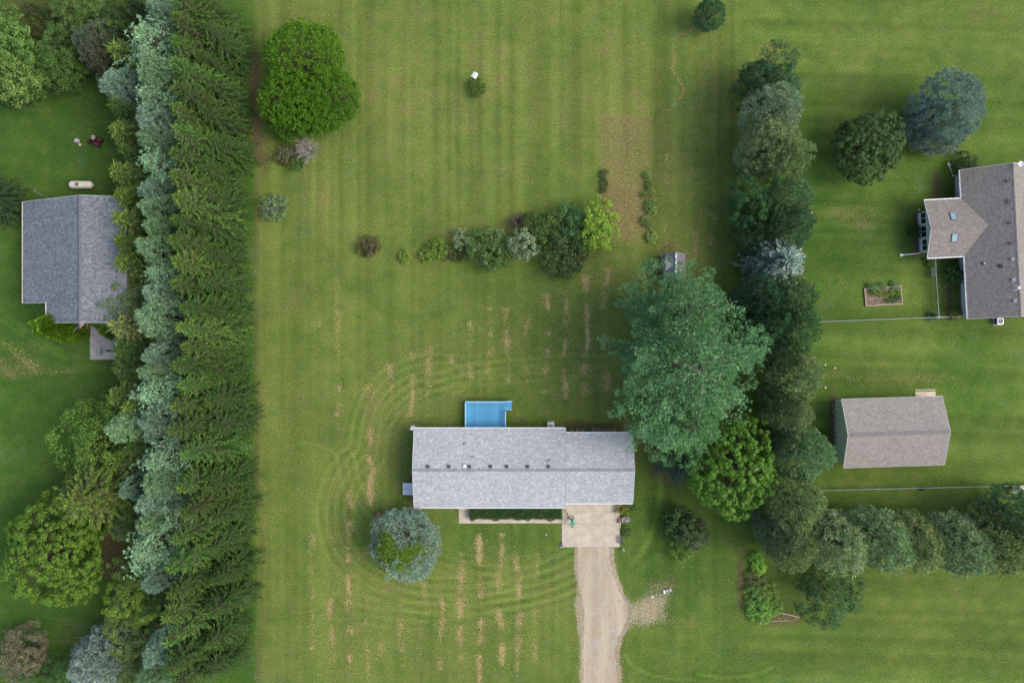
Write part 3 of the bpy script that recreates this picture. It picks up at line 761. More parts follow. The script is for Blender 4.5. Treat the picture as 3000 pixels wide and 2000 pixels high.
# ---- blue-grey house at the left -------------------------------------------------------
def blue_roof_house():
    ox, oy = P(240, 760, 0)
    root = thing('house', 'house with rippled blue grey shingle roof beside the windbreak', 'house', (ox, oy, 0))
    tan = 0.478; hr = 7.0; xr = -49.0-ox; xw = -58.0-ox; hw = hr-9.0*tan; xs = -54.14-ox; hs = hr-5.14*tan
    yN = 16.55-oy; ySt = 4.54-oy; yS = 2.15-oy; xe = -44.1-ox; he = 6.0
    polys = [[(xw, yN, hw), (xw, ySt, hw), (xr, ySt, hr), (xr, yN, hr)], [(xs, ySt-.002, hs), (xs, yS, hs), (xr, yS, hr), (xr, ySt-.002, hr)],
             [(xe, yS, he), (xe, yN, he), (xr, yN, hr), (xr, yS, hr)]]
    rf = MB()
    for q in polys: slab(rf, q, 0.16)
    roof = rf.build('roof', M['cap_b'], root)
    shingle_obj('shingles', polys, 0.15, 0.25, SH['b'], roof, 7, 0.03)
    cp = MB()
    for k in range(12):
        y = yS+0.6+(yN-yS)*k/12-0.55; ln = (yN-yS)/12-0.015
        for s, t in ((-1, tan), (1, (hr-he)/(xe-xr))):
            cp.box((xr+s*0.09, y+ln/2-0.05, hr+0.075-0.09*t), (0.19, ln, 0.03), M=Matrix.Rotation(s*math.atan(t), 3, 'Y'))
    cp.build('ridge_vent', M['cap_b'], roof)
    ins = 0.4
    f = lambda x: (hr-(xr-x)*tan if x < xr else hr-(x-xr)*(hr-he)/(xe-xr))-0.18
    V = []; F = []
    A = [(xw+ins, ySt+ins), (xs+ins, ySt+ins), (xs+ins, yS+ins), (xr, yS+ins), (xe-ins, yS+ins), (xe-ins, yN-ins), (xr, yN-ins), (xw+ins, yN-ins)]
    wall_mesh('wall', A, 0.0, [f(p[0]) for p in A], M['siding_tan'], root)
    gutter(root, (xw-.012, yN, hw-.05), (xw-.012, ySt, hw-.05), (-1, 0, 0), M['cream'])
    gutter(root, (xs-.012, ySt-.02, hs-.05), (xs-.012, yS, hs-.05), (-1, 0, 0), M['trim'])
    for (p, q) in [((xr, y, hr-.07), (xe, y, he-.07)) for y in (yN+.015, yS-.015)]+[((xw, yN+.015, hw-.07), (xr, yN+.015, hr-.07)), ((xs, yS-.015, hs-.07), (xr, yS-.015, hr-.07)), ((xw, ySt-.017, hw-.07), (xs-.03, ySt-.017, hs-.07))]:
        MB().bar(p, q, .03, .17).build('rake_trim', M['trim'], root)
    for y in (yN-3, yN-8): window(root, (xw+ins-.005, y, 1.5), (0, 1, 0), (-1, 0, 0), 1.4, 1.1)
    for x in (xr-1.6, xr+1.9): window(root, (x, yS+ins-.005, 1.6), (1, 0, 0), (0, -1, 0), 1.2, 1.2)
    for x in (xr-4, xr-7): window(root, (x, yN-ins+.005, 1.6), (-1, 0, 0), (0, 1, 0), 1.2, 1.2)
    d = MB().box((xr+.1, yS+ins-.025, 1.1), (.95, .05, 2.1)).build('front_door', M['brownwood'], root)
blue_roof_house()

# ---- brown-grey house at the right, rotated 3 degrees -------------------------------------
def right_house():
    o = (53.15, 20.33); rz = math.radians(3.08)
    root = thing('house', 'pale sided house with brown grey roof and glazed west wing', 'house', (o[0], o[1], 0), rz)
    tan = 0.558; he = 2.7; xr = 4.66; hr = he+xr*tan; xE = 9.32; yS = -17.7
    wn, ws, ww = -3.41, -10.19, -4.43; wm = (wn+ws)/2; run = 2.25; hw = he+run*tan; tw = (hw-he)/((wn-ws)/2)
    # main west slope in three convex pieces round the wing's valleys
    polys = [[(0, 0, he), (0, wn, he), (run, wm, hw), (xr, wm, hr), (xr, 0, hr)],
             [(0, ws, he), (0, yS, he), (xr, yS, hr), (xr, wm-.001, hr), (run, wm-.001, hw)],
             [(xE, yS, he), (xE, 0, he), (xr, 0, hr), (xr, yS, hr)]]
    wing = [[(0, wn, he), (ww, wn, he), (ww, wm, hw), (run, wm, hw)], [(ww, ws, he), (0, ws, he), (run, wm, hw), (ww, wm, hw)]]
    rf = MB()
    for q in polys+wing: slab(rf, q)
    roof = rf.build('roof', M['vent_brown'], root)
    shingle_obj('shingles', polys+wing, 0.26, 0.15, SH['c'], roof, 9)
    cp = MB(); rs = random.Random(2); y = yS
    while y < -0.05:
        w = min(.3, -y)
        for s in (-1, 1): cp.box((xr+s*.07, y+w/2, hr+.026-.07*tan+rs.uniform(0, .004)), (.16, w-.01, .016), M=Matrix.Rotation(s*math.atan(tan), 3, 'Y'))
        y += w
    x = ww
    while x < run-.05:
        w = min(.3, run-x)
        for s in (-1, 1): cp.box((x+w/2, wm+s*.07, hw+.026-.07*tw+rs.uniform(0, .004)), (w-.01, .16, .016), M=Matrix.Rotation(-s*math.atan(tw), 3, 'X'))
        x += w
    cp.build('ridge_cap', M['cap_d'], roof)['kind'] = 'stuff'
    # walls: main body and wing
    xw = .68; f = lambda x: he+min(x, 2*xr-x)*tan-.17
    A = [(xw, -.4), (xw, yS+.4), (xr, yS+.4), (xE-xw, yS+.4), (xE-xw, -.4), (xr, -.4)]
    wall_mesh('wall', A, 0.35, [f(p[0]) for p in A], M['siding_white'], root)
    A2 = [(xw-.04, -.38+.02), (xw-.04, yS+.36), (xE-xw+.04, yS+.36), (xE-xw+.04, -.36)]
    MB().prism(A2, 0, .35).build('foundation', M['brick_wall'], root)
    wx_, n0, s0 = -4.05, -4.55, -9.35; g = lambda y: he+(3.39-abs(y-wm))*tw-.17
    A = [(wx_, n0), (wx_, wm), (wx_, s0), (xw-.02, s0), (xw-.02, wm), (xw-.02, n0)]
    wall_mesh('wing_wall', A, .3, [g(p[1]) for p in A], M['siding_white'], root)
    MB().prism([(wx_-.04, n0+.04), (wx_-.04, s0-.04), (xw-.061, s0-.04), (xw-.061, n0+.04)], 0, .3).build('foundation', M['brick_wall'], root)
    for y in (-5.35, -6.95, -8.55): window(root, (wx_-.005, y, 1.62), (0, 1, 0), (-1, 0, 0), 1.42, 1.3)
    window(root, (xw-.005, -2.15, 1.75), (0, 1, 0), (-1, 0, 0), 1.75, 1.3)
    window(root, (xw-.005, -15.1, 1.95), (0, 1, 0), (-1, 0, 0), .95, .9, 1)
    window(root, (xw-.005, -10.9, 1.95), (0, 1, 0), (-1, 0, 0), .7, .9, 1)
    for y in (-4, -9, -14): window(root, (xE-xw+.005, y, 1.7), (0, -1, 0), (1, 0, 0), 1.4, 1.2)
    gutter(root, (-.012, 0, he-.05), (-.012, wn-.0, he-.05), (-1, 0, 0), M['white'])
    gutter(root, (-.012, ws-.02, he-.05), (-.012, yS, he-.05), (-1, 0, 0), M['white'])
    gutter(root, (xE+.012, yS, he-.05), (xE+.012, 0, he-.05), (1, 0, 0), M['white'])
    gutter(root, (ww, wn+.012, he-.05), (-.14, wn+.012, he-.05), (0, 1, 0), M['white'])
    gutter(root, (ww, ws-.012, he-.05), (-.14, ws-.012, he-.05), (0, -1, 0), M['white'])
    for (p, q) in [((ww-.015, wn, he-.07), (ww-.015, wm, hw-.07)), ((ww-.015, ws, he-.07), (ww-.015, wm, hw-.07))]+[((xx, y, he-.07), (xr, y, hr-.07)) for y in (.015, yS-.015) for xx in (0, xE)]:
        MB().bar(p, q, .03, .17).build('rake_trim', M['white'], root)
    # skylights on the wing
    for (x, s) in ((-1.55, 1), (-1.55, -1)):
        yy = wm+s*1.25; h = hw-1.25*tw; R = Matrix.Rotation(-s*math.atan(tw), 3, 'X'); c = Vector((x, yy, h+.06))
        fr = MB()
        fr.box(c+R @ Vector((-.32, 0, 0)), (.06, 1.0, .14), M=R); fr.box(c+R @ Vector((.32, 0, 0)), (.06, 1.0, .14), M=R)
        fr.box(c+R @ Vector((0, .47, 0)), (.58, .06, .14), M=R); fr.box(c+R @ Vector((0, -.47, 0)), (.58, .06, .14), M=R)
        sk = fr.build('skylight', M['vent_brown'], root)
        MB().box(c+R @ Vector((0, 0, .03)), (.6, .92, .04), M=R).build('pane', M['skyglass'], sk)
    nW = (-tan, 0, 1)
    def rp(px, py):
        c, s = math.cos(rz), math.sin(rz); h = 4.5
        for _ in range(5):
            q = P(px, py, h); x, y = q[0]-o[0], q[1]-o[1]; lx, ly = c*x+s*y, -s*x+c*y; h = he+lx*tan
        return (lx, ly, h)
    for k, (px, py) in enumerate([(2954.5, 530), (2957.5, 590), (2961, 653), (2965, 713), (2968, 759), (2971, 819), (2975.5, 881)]):
        roof_vent(roof, rp(px-2, py), nW, .32, M['vent_brown'] if k < 4 else M['vent_pale'])
    roof_vent(roof, rp(2931, 779), nW, .36, M['dark_metal'])
    pipe_vent(root, rp(2879, 772), nW, .06, .4, M['white'], M['dark_metal'])
    fl = pipe_vent(root, rp(2975, 844), nW, .1, .6, M['galv'], M['vent_pale']); MB().lathe([(.14, 0), (.15, .03), (.02, .1)], Vector(rp(2975, 844))+Vector((0, 0, .62)), 12).build('cap', M['white'], fl)
    # downspouts with flared extensions lying on the lawn
    for (a, b, c, d) in (((.1, yS+.25, he-.1), (xw-.08, yS+.3, 2.2), (xw-.1, yS+.3, .25), (-1.9, yS+.42, .07)),
                         ((ww+.2, ws+.15, he-.1), (wx_-.1, s0+.1, 2.2), (wx_-.1, s0-.05, .25), (-5.9, s0-.12, .07)),
                         ((.1, -.3, he-.1), (xw-.08, -.3, 2.2), (xw-.1, -.3, .25), (.25, 1.0, .07))):
        dv = (Vector(d)-Vector(c)); dv.z = 0; dv.normalize()
        mb = MB().tube([a, b, c, Vector(c)+dv*.3-Vector((0, 0, .12)), d], .06, 6)
        side = Vector((-dv.y, dv.x, 0)); e = Vector(d)
        mb.add([e+side*.08+Vector((0, 0, .06)), e-side*.08+Vector((0, 0, .06)), e+dv*.42-side*.19+Vector((0, 0, .0)), e+dv*.42+side*.19,
                e+side*.08-Vector((0, 0, .05)), e-side*.08-Vector((0, 0, .05)), e+dv*.42-side*.19-Vector((0, 0, .05)), e+dv*.42+side*.19-Vector((0, 0, .05))],
               [(0, 1, 2, 3), (7, 6, 5, 4), (0, 4, 5, 1), (1, 5, 6, 2), (2, 6, 7, 3), (3, 7, 4, 0)])
        mb.build('downspout', M['white'], root)
    return root
right_house()

# ---- barn at the right ------------------------------------------------------------------
def outbuilding():
    q = [P(2464.6, 1168, 2.8), P(2472, 1369, 2.8), P(2768, 1362, 2.8), P(2758, 1161, 2.8)]
    cx, cy = sum(p[0] for p in q)/4, sum(p[1] for p in q)/4; rz = math.radians(1.75)
    root = thing('outbuilding', 'blue grey sided outbuilding with mauve grey gable roof on the right lawn', 'garage', (cx, cy, 0), rz)
    hx, hy, he, hr = 5.98, 4.07, 2.8, 4.35; tan = (hr-he)/hy
    polys = [[(hx, hy, he), (-hx, hy, he), (-hx, 0, hr), (hx, 0, hr)], [(-hx, -hy, he), (hx, -hy, he), (hx, 0, hr), (-hx, 0, hr)]]
    rf = MB()
    for p in polys: slab(rf, p)
    roof = rf.build('roof', M['cap_d'], root)
    shingle_obj('shingles', polys, .25, .145, SH['d'], roof, 12)
    rs = random.Random(6); x = -hx+.35
    while x < hx-.3:
        w = min(rs.choice([.9, 1.0, 1.15, .7]), hx-.05-x); mb = MB()
        for s in (-1, 1): mb.box((x+w/2, s*.125, hr+.06-.125*tan), (w-.02, .26, .035), M=Matrix.Rotation(-s*math.atan(tan), 3, 'X'))
        mb.build('ridge_vent', M['cap_d'], roof); x += w
    xa, ya = hx-.33, hy-.4; f = lambda y: hr-abs(y)*tan-.17
    A = [(-xa, ya), (-xa, 0), (-xa, -ya), (xa, -ya), (xa, 0), (xa, ya)]
    wall_mesh('wall', A, .12, [f(p[1]) for p in A], M['siding_blue'], root)
    MB().prism([(-xa-.03, -ya-.03), (xa+.03, -ya-.03), (xa+.03, ya+.03), (-xa-.03, ya+.03)], 0, .12).build('foundation', M['concrete_grey'], root)
    for sx in (-1, 1):
        for sy in (-1, 1):
            MB().box((sx*(xa+.004), sy*(ya+.004), 1.35), (.12, .12, 2.4)).build('corner_trim', M['white'], root)
            MB().bar((sx*(hx+.015), sy*hy, he-.07), (sx*(hx+.015), 0, hr-.07), .03, .16).build('fascia', M['siding_white'], root)
    for sy in (-1, 1): MB().box((0, sy*(hy+.015), he-.07), (2*hx, .03, .15)).build('fascia', M['siding_white'], root)
    g = MB()
    for k in range(4): g.box((3.2, ya+.02, .4+.52*k), (2.7, .04, .5))
    g.build('garage_door', M['white'], root)
    window(root, (-2, -ya-.005, 1.6), (-1, 0, 0), (0, -1, 0), 1.1, .9)
    return root
outbuilding()

# ---- small shed ---------------------------------------------------------------------------
def shed():
    ox, oy = P(1977, 775, 0)
    root = thing('garden_shed', 'small dark grey shed with dormer, half under the big pine', 'shed', (ox, oy, 0))
    he, hr = 2.0, 2.9; x0, x1, xr = P(1948, 0, he)[0]-ox, P(2008, 0, he)[0]-ox, P(1979.5, 0, hr)[0]-ox
    yN = P(0, 741, 2.3)[1]-oy; yS = yN-3.4; yd = P(0, 775.5, 2.6)[1]-oy
    tw, te = (hr-he)/(xr-x0), (hr-he)/(x1-xr)
    polys = [[(x0, yN, he), (x0, yS, he), (xr, yS, hr), (xr, yN, hr)], [(x1, yS, he), (x1, yN, he), (xr, yN, hr), (xr, yS, hr)]]
    rf = MB()
    for p in polys: slab(rf, p, .07)
    # ribs of the panel roof
    roof = rf.build('roof', M['rust_roof'], root)
    rb = MB()
    n = 12
    for k in range(n+1):
        t = k/n; x = xr+(x1-xr)*t; rb.box((x, (yN+yS)/2, hr-(x-xr)*te+.008), (.025, yN-yS-.02, .02))
        x = x0+(xr-x0)*t; rb.box((x, (yN+yS)/2, he+(x-x0)*tw+.008), (.02, yN-yS-.02, .016))
    rb.build('roof_rib', M['rust_roof'], roof)['kind'] = 'stuff'
    hd = 2.72; xv = xr-(hr-hd)/tw
    dm = MB()
    dn = yd+.75; ds = yd-.75
    slab(dm, [(x0-.02, dn, he+.03), (x0-.02, yd, hd), (xv, yd, hd)], .05); slab(dm, [(x0-.02, ds, he+.03), (xv, yd, hd), (x0-.02, yd, hd)][::1], .05)
    dm.build('dormer', M['steel'], roof)
    cap = MB(); cap.box((xr+.06, (yN+yS)/2, hr+.03), (.18, yN-yS, .03)); cap.build('ridge_cap', M['steel'], roof)
    for y in (yN-.45, yN-1.25, yN-2.2): MB().box((xr+.0, y, hr+.07), (.2, .22, .06)).build('ridge_clip', M['white'], roof)
    A = [(x0+.12, yN-.12), (x0+.12, yS+.12), (xr, yS+.12), (x1-.12, yS+.12), (x1-.12, yN-.12), (xr, yN-.12)]
    f = lambda x: (he+(x-x0)*tw if x < xr else hr-(x-xr)*te)-.08
    wall_mesh('wall', A, .05, [f(p[0]) for p in A], M['rust_roof'], root)
    d = MB().box((x0+.095, yd, 1.0), (.04, .9, 1.8)).build('door', M['shed_light'], root)
    bd = MB().bar((x0-.16, yN-.15, .05), (x0-.02, yN-.75, 1.5), .06, .28).build('leaning_board', M['shed_light'])
    bd.location = (ox, oy, 0); tag(bd, 'pale board leaning on the west wall of the small shed', 'board')
shed()

# ---- blue deck ----------------------------------------------------------------------------
def deck():
    h = 0.75; hh = 1.65
    ox, oy = P(1424, 1210, 0)
    root = thing('deck', 'bright blue painted wooden deck with railings behind the grey house', 'deck', (ox, oy, 0))
    L = lambda px, py, z: (P(px, py, z)[0]-ox, P(px, py, z)[1]-oy)
    x0, yN = L(1365, 1175.5, h); x1 = L(1481, 0, h)[0]; yS = RH['yN']-oy-0.42
    y = yN-.03; k = 0
    me = None; bw = .136
    while y-bw > yS:
        if me is None:
            me = MB().box((0, 0, 0), (x1-x0-.16, bw-.024, .035)).mesh('board', M['deckblue'])
        b = link_mesh('board', me, None, root, ((x0+x1)/2, y-bw/2, h-.018+.003*((k*7) % 3-1))); y -= bw; k += 1
    MB().box((x0+.04, (yN+yS)/2, h-.016), (.075, yN-yS, .04)).build('edge_board', M['deckblue'], root)
    MB().box((x1-.04, (yN+yS)/2, h-.016), (.075, yN-yS, .04)).build('edge_board', M['deckblue'], root)
    fr = MB()
    fr.box(((x0+x1)/2, yN-.02, h-.16), (x1-x0, .04, .22)); fr.box((x0+.02, (yN+yS)/2, h-.16), (.04, yN-yS-.1, .22)); fr.box((x1-.02, (yN+yS)/2, h-.16), (.04, yN-yS-.1, .22))
    fr.box(((x0+x1)/2, yS+.05, h-.16), (x1-x0-.1, .04, .22)); fr.build('rim_joist', M['deckblue'], root)
    # steps on the east side
    ysN, ysS = yN+.02, L(0, 1201, h)[1]
    for i, (z, xx) in enumerate(((h-.19, x1+.14), (h-.37, x1+.40), (h-.55, x1+.66))):
        for j in (-.065, .065): MB().box((xx+j, (ysN+ysS)/2, z), (.122, ysN-ysS, .035)).build('tread', M['deckblue'], root)
    st = MB()
    for yy in (ysN+.02, ysS-.02): st.add([(x1+.005, yy-.02, h-.05), (x1+.82, yy-.02, .0), (x1+.82, yy-.02, .2), (x1+.005, yy+.0-.02, h+.1), (x1+.005, yy+.02, h-.05), (x1+.82, yy+.02, .0), (x1+.82, yy+.02, .2), (x1+.005, yy+.02, h+.1)],
        [(0, 1, 2, 3), (7, 6, 5, 4), (0, 4, 5, 1), (1, 5, 6, 2), (2, 6, 7, 3), (3, 7, 4, 0)])
    st.build('stringer', M['railblue'], root)
    # railings: posts, top rails, balusters
    def rail(a, b, z0=h, z1=hh):
        a, b = Vector((*a, 0)), Vector((*b, 0)); d = (b-a).normalized()
        tr = MB(); tr.bar((a.x, a.y, z1), (b.x, b.y, z1), .12, .04); tr.build('top_rail', M['railblue'], root)
        bl = MB(); n = int((b-a).length/.14)
        for i in range(1, n):
            p = a+(b-a)*i/n; bl.box((p.x, p.y, (z0+z1)/2+.03), (.035, .035, z1-z0-.12))
        bl.bar((a.x, a.y, z0+.1), (b.x, b.y, z0+.1), .05, .035)
        bl.build('baluster', M['railblue'], root)['kind'] = 'stuff'
    posts = [(x0, yS+.1), (x0, (yS+yN)/2), (x0, yN), ((x0+x1)/2, yN), (x1, yN), (x1, ysS-.1), (x1, yS+.1)]
    for p in posts: MB().box((p[0], p[1], hh/2-.02), (.09, .09, hh-.04)).build('post', M['deckblue'], root)
    rail((x0, yS+.1), (x0, (yS+yN)/2)); rail((x0, (yS+yN)/2+.01), (x0, yN)); rail((x0, yN+.003), ((x0+x1)/2, yN+.003)); rail(((x0+x1)/2+.01, yN+.003), (x1, yN+.003)); rail((x1+.003, ysS-.1), (x1+.003, yS+.1))
    MB().bar((x1+.08, yN+.01, hh-.03), (x1+.80, yN+.01, hh-.62), .1, .04).build('hand_rail', M['railblue'], root)
    MB().box((x1+.80, yN+.01, .5), (.08, .08, 1.0)).build('post', M['deckblue'], root)
deck()

# ---- concrete ------------------------------------------------------------------------------
def slab_group(name, label, rects, z, mat, gap=.012):
    """rects in photograph pixels at ground level; each panel a child of the paving."""
    cx, cy = P((rects[0][0]+rects[-1][2])/2, (rects[0][1]+rects[-1][3])/2)
    root = bpy.data.objects.new(name, None); C.objects.link(root); root.location = (cx, cy, 0); tag(root, label, kind='structure')
    base = MB()
    for (a, b, c, d) in rects:
        p0, p1 = P(a, d, z), P(c, b, z)
        w, h = p1[0]-p0[0]-gap, p1[1]-p0[1]-gap
        bevel_box('concrete_panel', (w, h, z+.1), mat, root, ((p0[0]+p1[0])/2-cx, (p0[1]+p1[1])/2-cy, (z-.1)/2), bev=.012, seg=1)
    return root
slab_group('driveway_slab', 'pale concrete driveway slab in four panels before the garage', [(1645.5, 1470, 1737, 1535), (1737, 1470, 1816, 1535), (1645.5, 1535, 1737, 1602), (1737, 1535, 1816, 1602)], .06, M['concrete'])
slab_group('front_walk', 'narrow concrete front walk along the hedge', [(1344, 1496, 1381, 1532.5), (1381, 1513.5, 1459, 1532.5), (1459, 1513.5, 1545, 1532), (1545, 1513.5, 1610, 1532), (1610, 1512, 1645, 1532)], .05, M['concrete'])
slab_group('porch_step', 'concrete step at the front door', [(1343, 1478, 1377, 1495.5)], .18, M['concrete'])
slab_group('basketball_pad', 'grey concrete pad with basketball hoop beside the windbreak', [(265, 945, 368, 984.5), (263.5, 984.5, 358, 1000), (263.5, 1000, 358, 1053)], .05, M['concrete_grey'])
slab_group('door_pad', 'two tan concrete panels behind the outbuilding', [(2681, 1146.5, 2711, 1172), (2711, 1146.5, 2741, 1172)], .06, M['concrete_tan'])
rs_ = random.Random(9)
for k in range(8):
    p = P(2684+k*7.4, 1141.5+rs_.uniform(-1, 1))
    o = bevel_box('paver', (.27+rs_.uniform(-.04, .03), .17, .07), M['stone'] if k % 2 else M['concrete_tan'], None, (p[0], p[1], .025), (0, 0, rs_.uniform(-.25, .25)), .012, 1)
    tag(o, 'small tan paver edging the tan door pad, %s from the left in its row' % ['first', 'second', 'third', 'fourth', 'fifth', 'sixth', 'seventh', 'eighth'][k], 'paver', 'paver row by the door pad')

# cellar hatch
def hatch():
    p0, p1 = P(1179, 1449, .45), P(1218, 1414, .45); cx, cy = (p0[0]+p1[0])/2, (p0[1]+p1[1])/2
    root = thing('cellar_hatch', 'pale blue two leaf cellar hatch at the west end of the grey house', 'hatch', (cx, cy, 0))
    w, d = p1[0]-p0[0], p1[1]-p0[1]
    V = [(-w/2, -d/2, 0), (w/2, -d/2, 0), (w/2, d/2, 0), (-w/2, d/2, 0), (-w/2, -d/2, .28), (w/2, -d/2, .75), (w/2, d/2, .75), (-w/2, d/2, .28)]
    MB().add(V, [(3, 2, 1, 0), (4, 5, 6, 7), (0, 1, 5, 4), (1, 2, 6, 5), (2, 3, 7, 6), (3, 0, 4, 7)]).build('frame', M['wood'], root)
    a = math.atan2(.47, w); R = Matrix.Rotation(-a, 3, 'Y')
    for s in (-1, 1):
        lf = MB().box((0.02, s*d/4, .515+.035), (math.hypot(w, .47)-.06, d/2-.035, .04), M=R).build('leaf_door', M['hatch'], root)
        MB().box((-w/2+.35, s*.08, .43), (.14, .03, .04), M=R).build('handle', M['dark_metal'], lf)
hatch()
# wooden box by the blue spruce
def wood_box():
    p = P(1108.5, 1505.5, .4); root = thing('wooden_box', 'small red brown slatted box beside the blue spruce', 'box', (p[0], p[1], 0), -.06)
    for i in range(4):
        MB().box((-.155+.104*i, 0, .52), (.098, .62, .04)).build('slat', M['brownwood'], root)
    MB().box((0, 0, .25), (.38, .56, .48)).build('case', M['brownwood'], root)
wood_box()

# ---- air conditioners ---------------------------------------------------------------------
def aircon(px, py, label, shell, top):
    p = P(px, py, .75); root = thing('air_conditioner', label, 'air conditioner', (p[0], p[1], 0), .03)
    bevel_box('pad', (.95, .95, .09), M['concrete_grey'], root, (0, 0, .045))
    bevel_box('case', (.72, .72, .62), shell, root, (0, 0, .41), bev=.06)
    top_o = MB(); n = 40; V = []; F = []
    ring = [(.40, .26), (.29, .29)]
    for k in range(n):
        a = 2*math.pi*k/n; ca, sa = math.cos(a), math.sin(a)
        sq = .39/max(abs(ca), abs(sa)); r = min(sq, .47)
        V += [(r*ca, r*sa, .72), (r*ca, r*sa, .78), (.29*ca, .29*sa, .80), (.29*ca, .29*sa, .72)]
    for k in range(n):
        a, b = 4*k, 4*((k+1) % n)
        F += [(a, b, b+1, a+1), (a+1, b+1, b+2, a+2), (a+2, b+2, b+3, a+3)]
    top_o.add(V, F).build('top_cover', top, root)
    g = MB()
    for r in (.07, .14, .21, .27): g.tube([(r*math.cos(t), r*math.sin(t), .79) for t in np.linspace(0, 6.283, 22)], .008, 4, False)
    for k in range(8): a = k*math.pi/4; g.bar((0, 0, .79), (.29*math.cos(a), .29*math.sin(a), .79), .012, .008)
    g.build('fan_grille', M['steel'], root)
    fb = MB(); fb.lathe([(.06, .70), (.06, .76)], n=10)
    for k in range(4):
        R = Matrix.Rotation(k*math.pi/2, 3, 'Z') @ Matrix.Rotation(.4, 3, 'X'); fb.box(R @ Vector((.15, 0, 0))+Vector((0, 0, .73)), (.22, .12, .01), M=R)
    fb.build('fan', M['galv'], root)
aircon(1614, 1246, 'white topped air conditioner behind the grey house', M['white'], M['white'])
aircon(2930.5, 941, 'dark air conditioner with white rim beside the brown roofed house', M['dark_metal'], M['white'])

# ---- propane tanks ------------------------------------------------------------------------
def tank(px, py, rz, label, dome):
    p = P(px, py, .9); root = thing('propane_tank', label, 'propane tank', (p[0], p[1], 0), rz)
    R = Matrix.Rotation(math.pi/2, 3, 'Y'); r = .475; L = 1.02
    prof = [(.001, -L-.46), (.16, -L-.43), (.30, -L-.34), (.41, -L-.2), (.465, -L-.06), (r, -L), (r, L), (.465, L+.06), (.41, L+.2), (.30, L+.34), (.16, L+.43), (.001, L+.46)]
    MB().lathe(prof, (0, 0, .75), 32, R).build('vessel', M['cream'], root, smooth=True)
    d = MB().lathe([(.2, 1.15), (.2, 1.29), (.17, 1.33), (.02, 1.35)], (-.26, 0, 0), 20).build('valve_dome', dome, root)
    fit = MB()
    for x in (-.7, .55, .95): fit.lathe([(.035, 1.2), (.035, 1.25), (.02, 1.26)], (x, 0, 0), 8)
    fit.build('fitting', M['steel'], root)
    for s in (-1, 1):
        lg = MB(); lg.box((s*.8, 0, .16), (.12, .7, .28)); lg.build('leg', M['steel'], root)
    MB().box((.1, -.475, .7), (.42, .006, .16)).build('data_plate', M['steel'], root)
    return root
tank(236, 541, 0, 'cream propane tank with brown valve dome above the blue grey roof', M['vent_brown'])
tank(2997, 1433.5, 0, 'cream propane tank cut off by the right picture edge', M['vent_pale'])

# ---- satellite dishes, aerial, flue ------------------------------------------------------------
def dish(px, py, h, az, tilt, R, label, mat, base):
    p = P(px, py, h); root = thing('satellite_dish', label, 'satellite dish', (p[0], p[1], base), az)
    prof = [(.001, 0), (R*.3, .012), (R*.6, .045), (R*.85, .09), (R, .125), (R, .135), (R*.85, .1), (R*.6, .055), (R*.3, .022), (.001, .01)]
    Rm = Matrix.Rotation(tilt, 3, 'X'); MB().lathe(prof, (0, 0, h-base), 28, Rm).build('reflector', mat, root, smooth=True)
    f = Rm @ Vector((0, 0, .5)); MB().bar(Rm @ Vector((0, -R*.9, .1))+Vector((0, 0, h-base)), f+Vector((0, 0, h-base)), .025).build('feed_arm', M['steel'], root)
    MB().tube([f+Vector((0, 0, h-base)), f*1.15+Vector((0, 0, h-base))], .04, 8).build('feed_horn', M['steel'], root)
    MB().tube([(0, 0, 0), (0, 0, h-base)], .025, 8).build('mast', M['steel'], root)
dish(1207, 1250.5, 3.0, .9, math.radians(52), .36, 'pale dish on the north west eave of the grey house', M['galv'], 2.3)
dish(2988.5, 480.5, 6.0, 0, math.radians(8), .30, 'round white dish on mast over the brown grey roof', M['white'], 4.7)
def aerial():
    p = P(140, 577, 1.5); root = thing('aerial_mast', 'thin forked metal mast beside the blue grey roof', 'mast', (p[0], p[1], 0))
    MB().tube([(.1, -.25, 0), (0, 0, 2.9), (-.25, .35, 3.7)], .03, 6).build('pole', M['galv'], root)
    MB().bar((-.45, .25, 3.6), (-.1, .5, 3.75), .05).build('arm', M['galv'], root)
    MB().bar((-.35, .0, 2.4), (.0, .05, 2.7), .04).build('bracket', M['galv'], root)
aerial()

# ---- fences -----------------------------------------------------------------------------------
def chain_link(pts, label, h=1.2, gate=None):
    P3 = [Vector((*P(*q), 0)) for q in pts]; c = P3[0]
    root = thing('chain_link_fence', label, 'fence', c)
    Q = [p-c for p in P3]
    rail = MB(); wire = MB(); 
    for a, b in zip(Q[:-1], Q[1:]):
        d = (b-a); Ls = d.length; d.normalize(); n = Vector((-d.y, d.x, 0))
        rail.tube([a+Vector((0, 0, h)), b+Vector((0, 0, h))], .034, 8)
        k = max(1, round(Ls/2.6))
        for i in range(k+1):
            q = a+(b-a)*i/k
            ps = MB().tube([q, q+Vector((0, 0, h+.06))], .036, 8).build('post', M['galv'], root)
            MB().lathe([(.045, h+.05), (.045, h+.08), (.01, h+.11)], q, 8).build('cap', M['galv'], ps)
        s = .1; m = int(Ls/s)
        for i in range(-int(h/s), m+1):
            for sg in (1, -1):
                t0 = i*s; t1 = t0+h*1.0
                lo, hi = max(t0, 0), min(t1, Ls)
                if hi-lo < .02: continue
                z0, z1 = (lo-t0), (hi-t0)
                if sg < 0: z0, z1 = h-z0, h-z1
                A, B = a+d*lo+Vector((0, 0, z0)), a+d*hi+Vector((0, 0, z1))
                w = .0055; wire.add([A-Vector((0, 0, w)), A+Vector((0, 0, w))+n*.003, B+Vector((0, 0, w))+n*.003, B-Vector((0, 0, w))], [(0, 1, 2, 3)])
    rail.build('top_rail', M['galv'], root); wire.build('wire_mesh', M['steel'], root)['kind'] = 'stuff'
    return root
chain_link([(2376, 943.5), (2735, 930)], 'low chain link fence south of the raised garden bed')
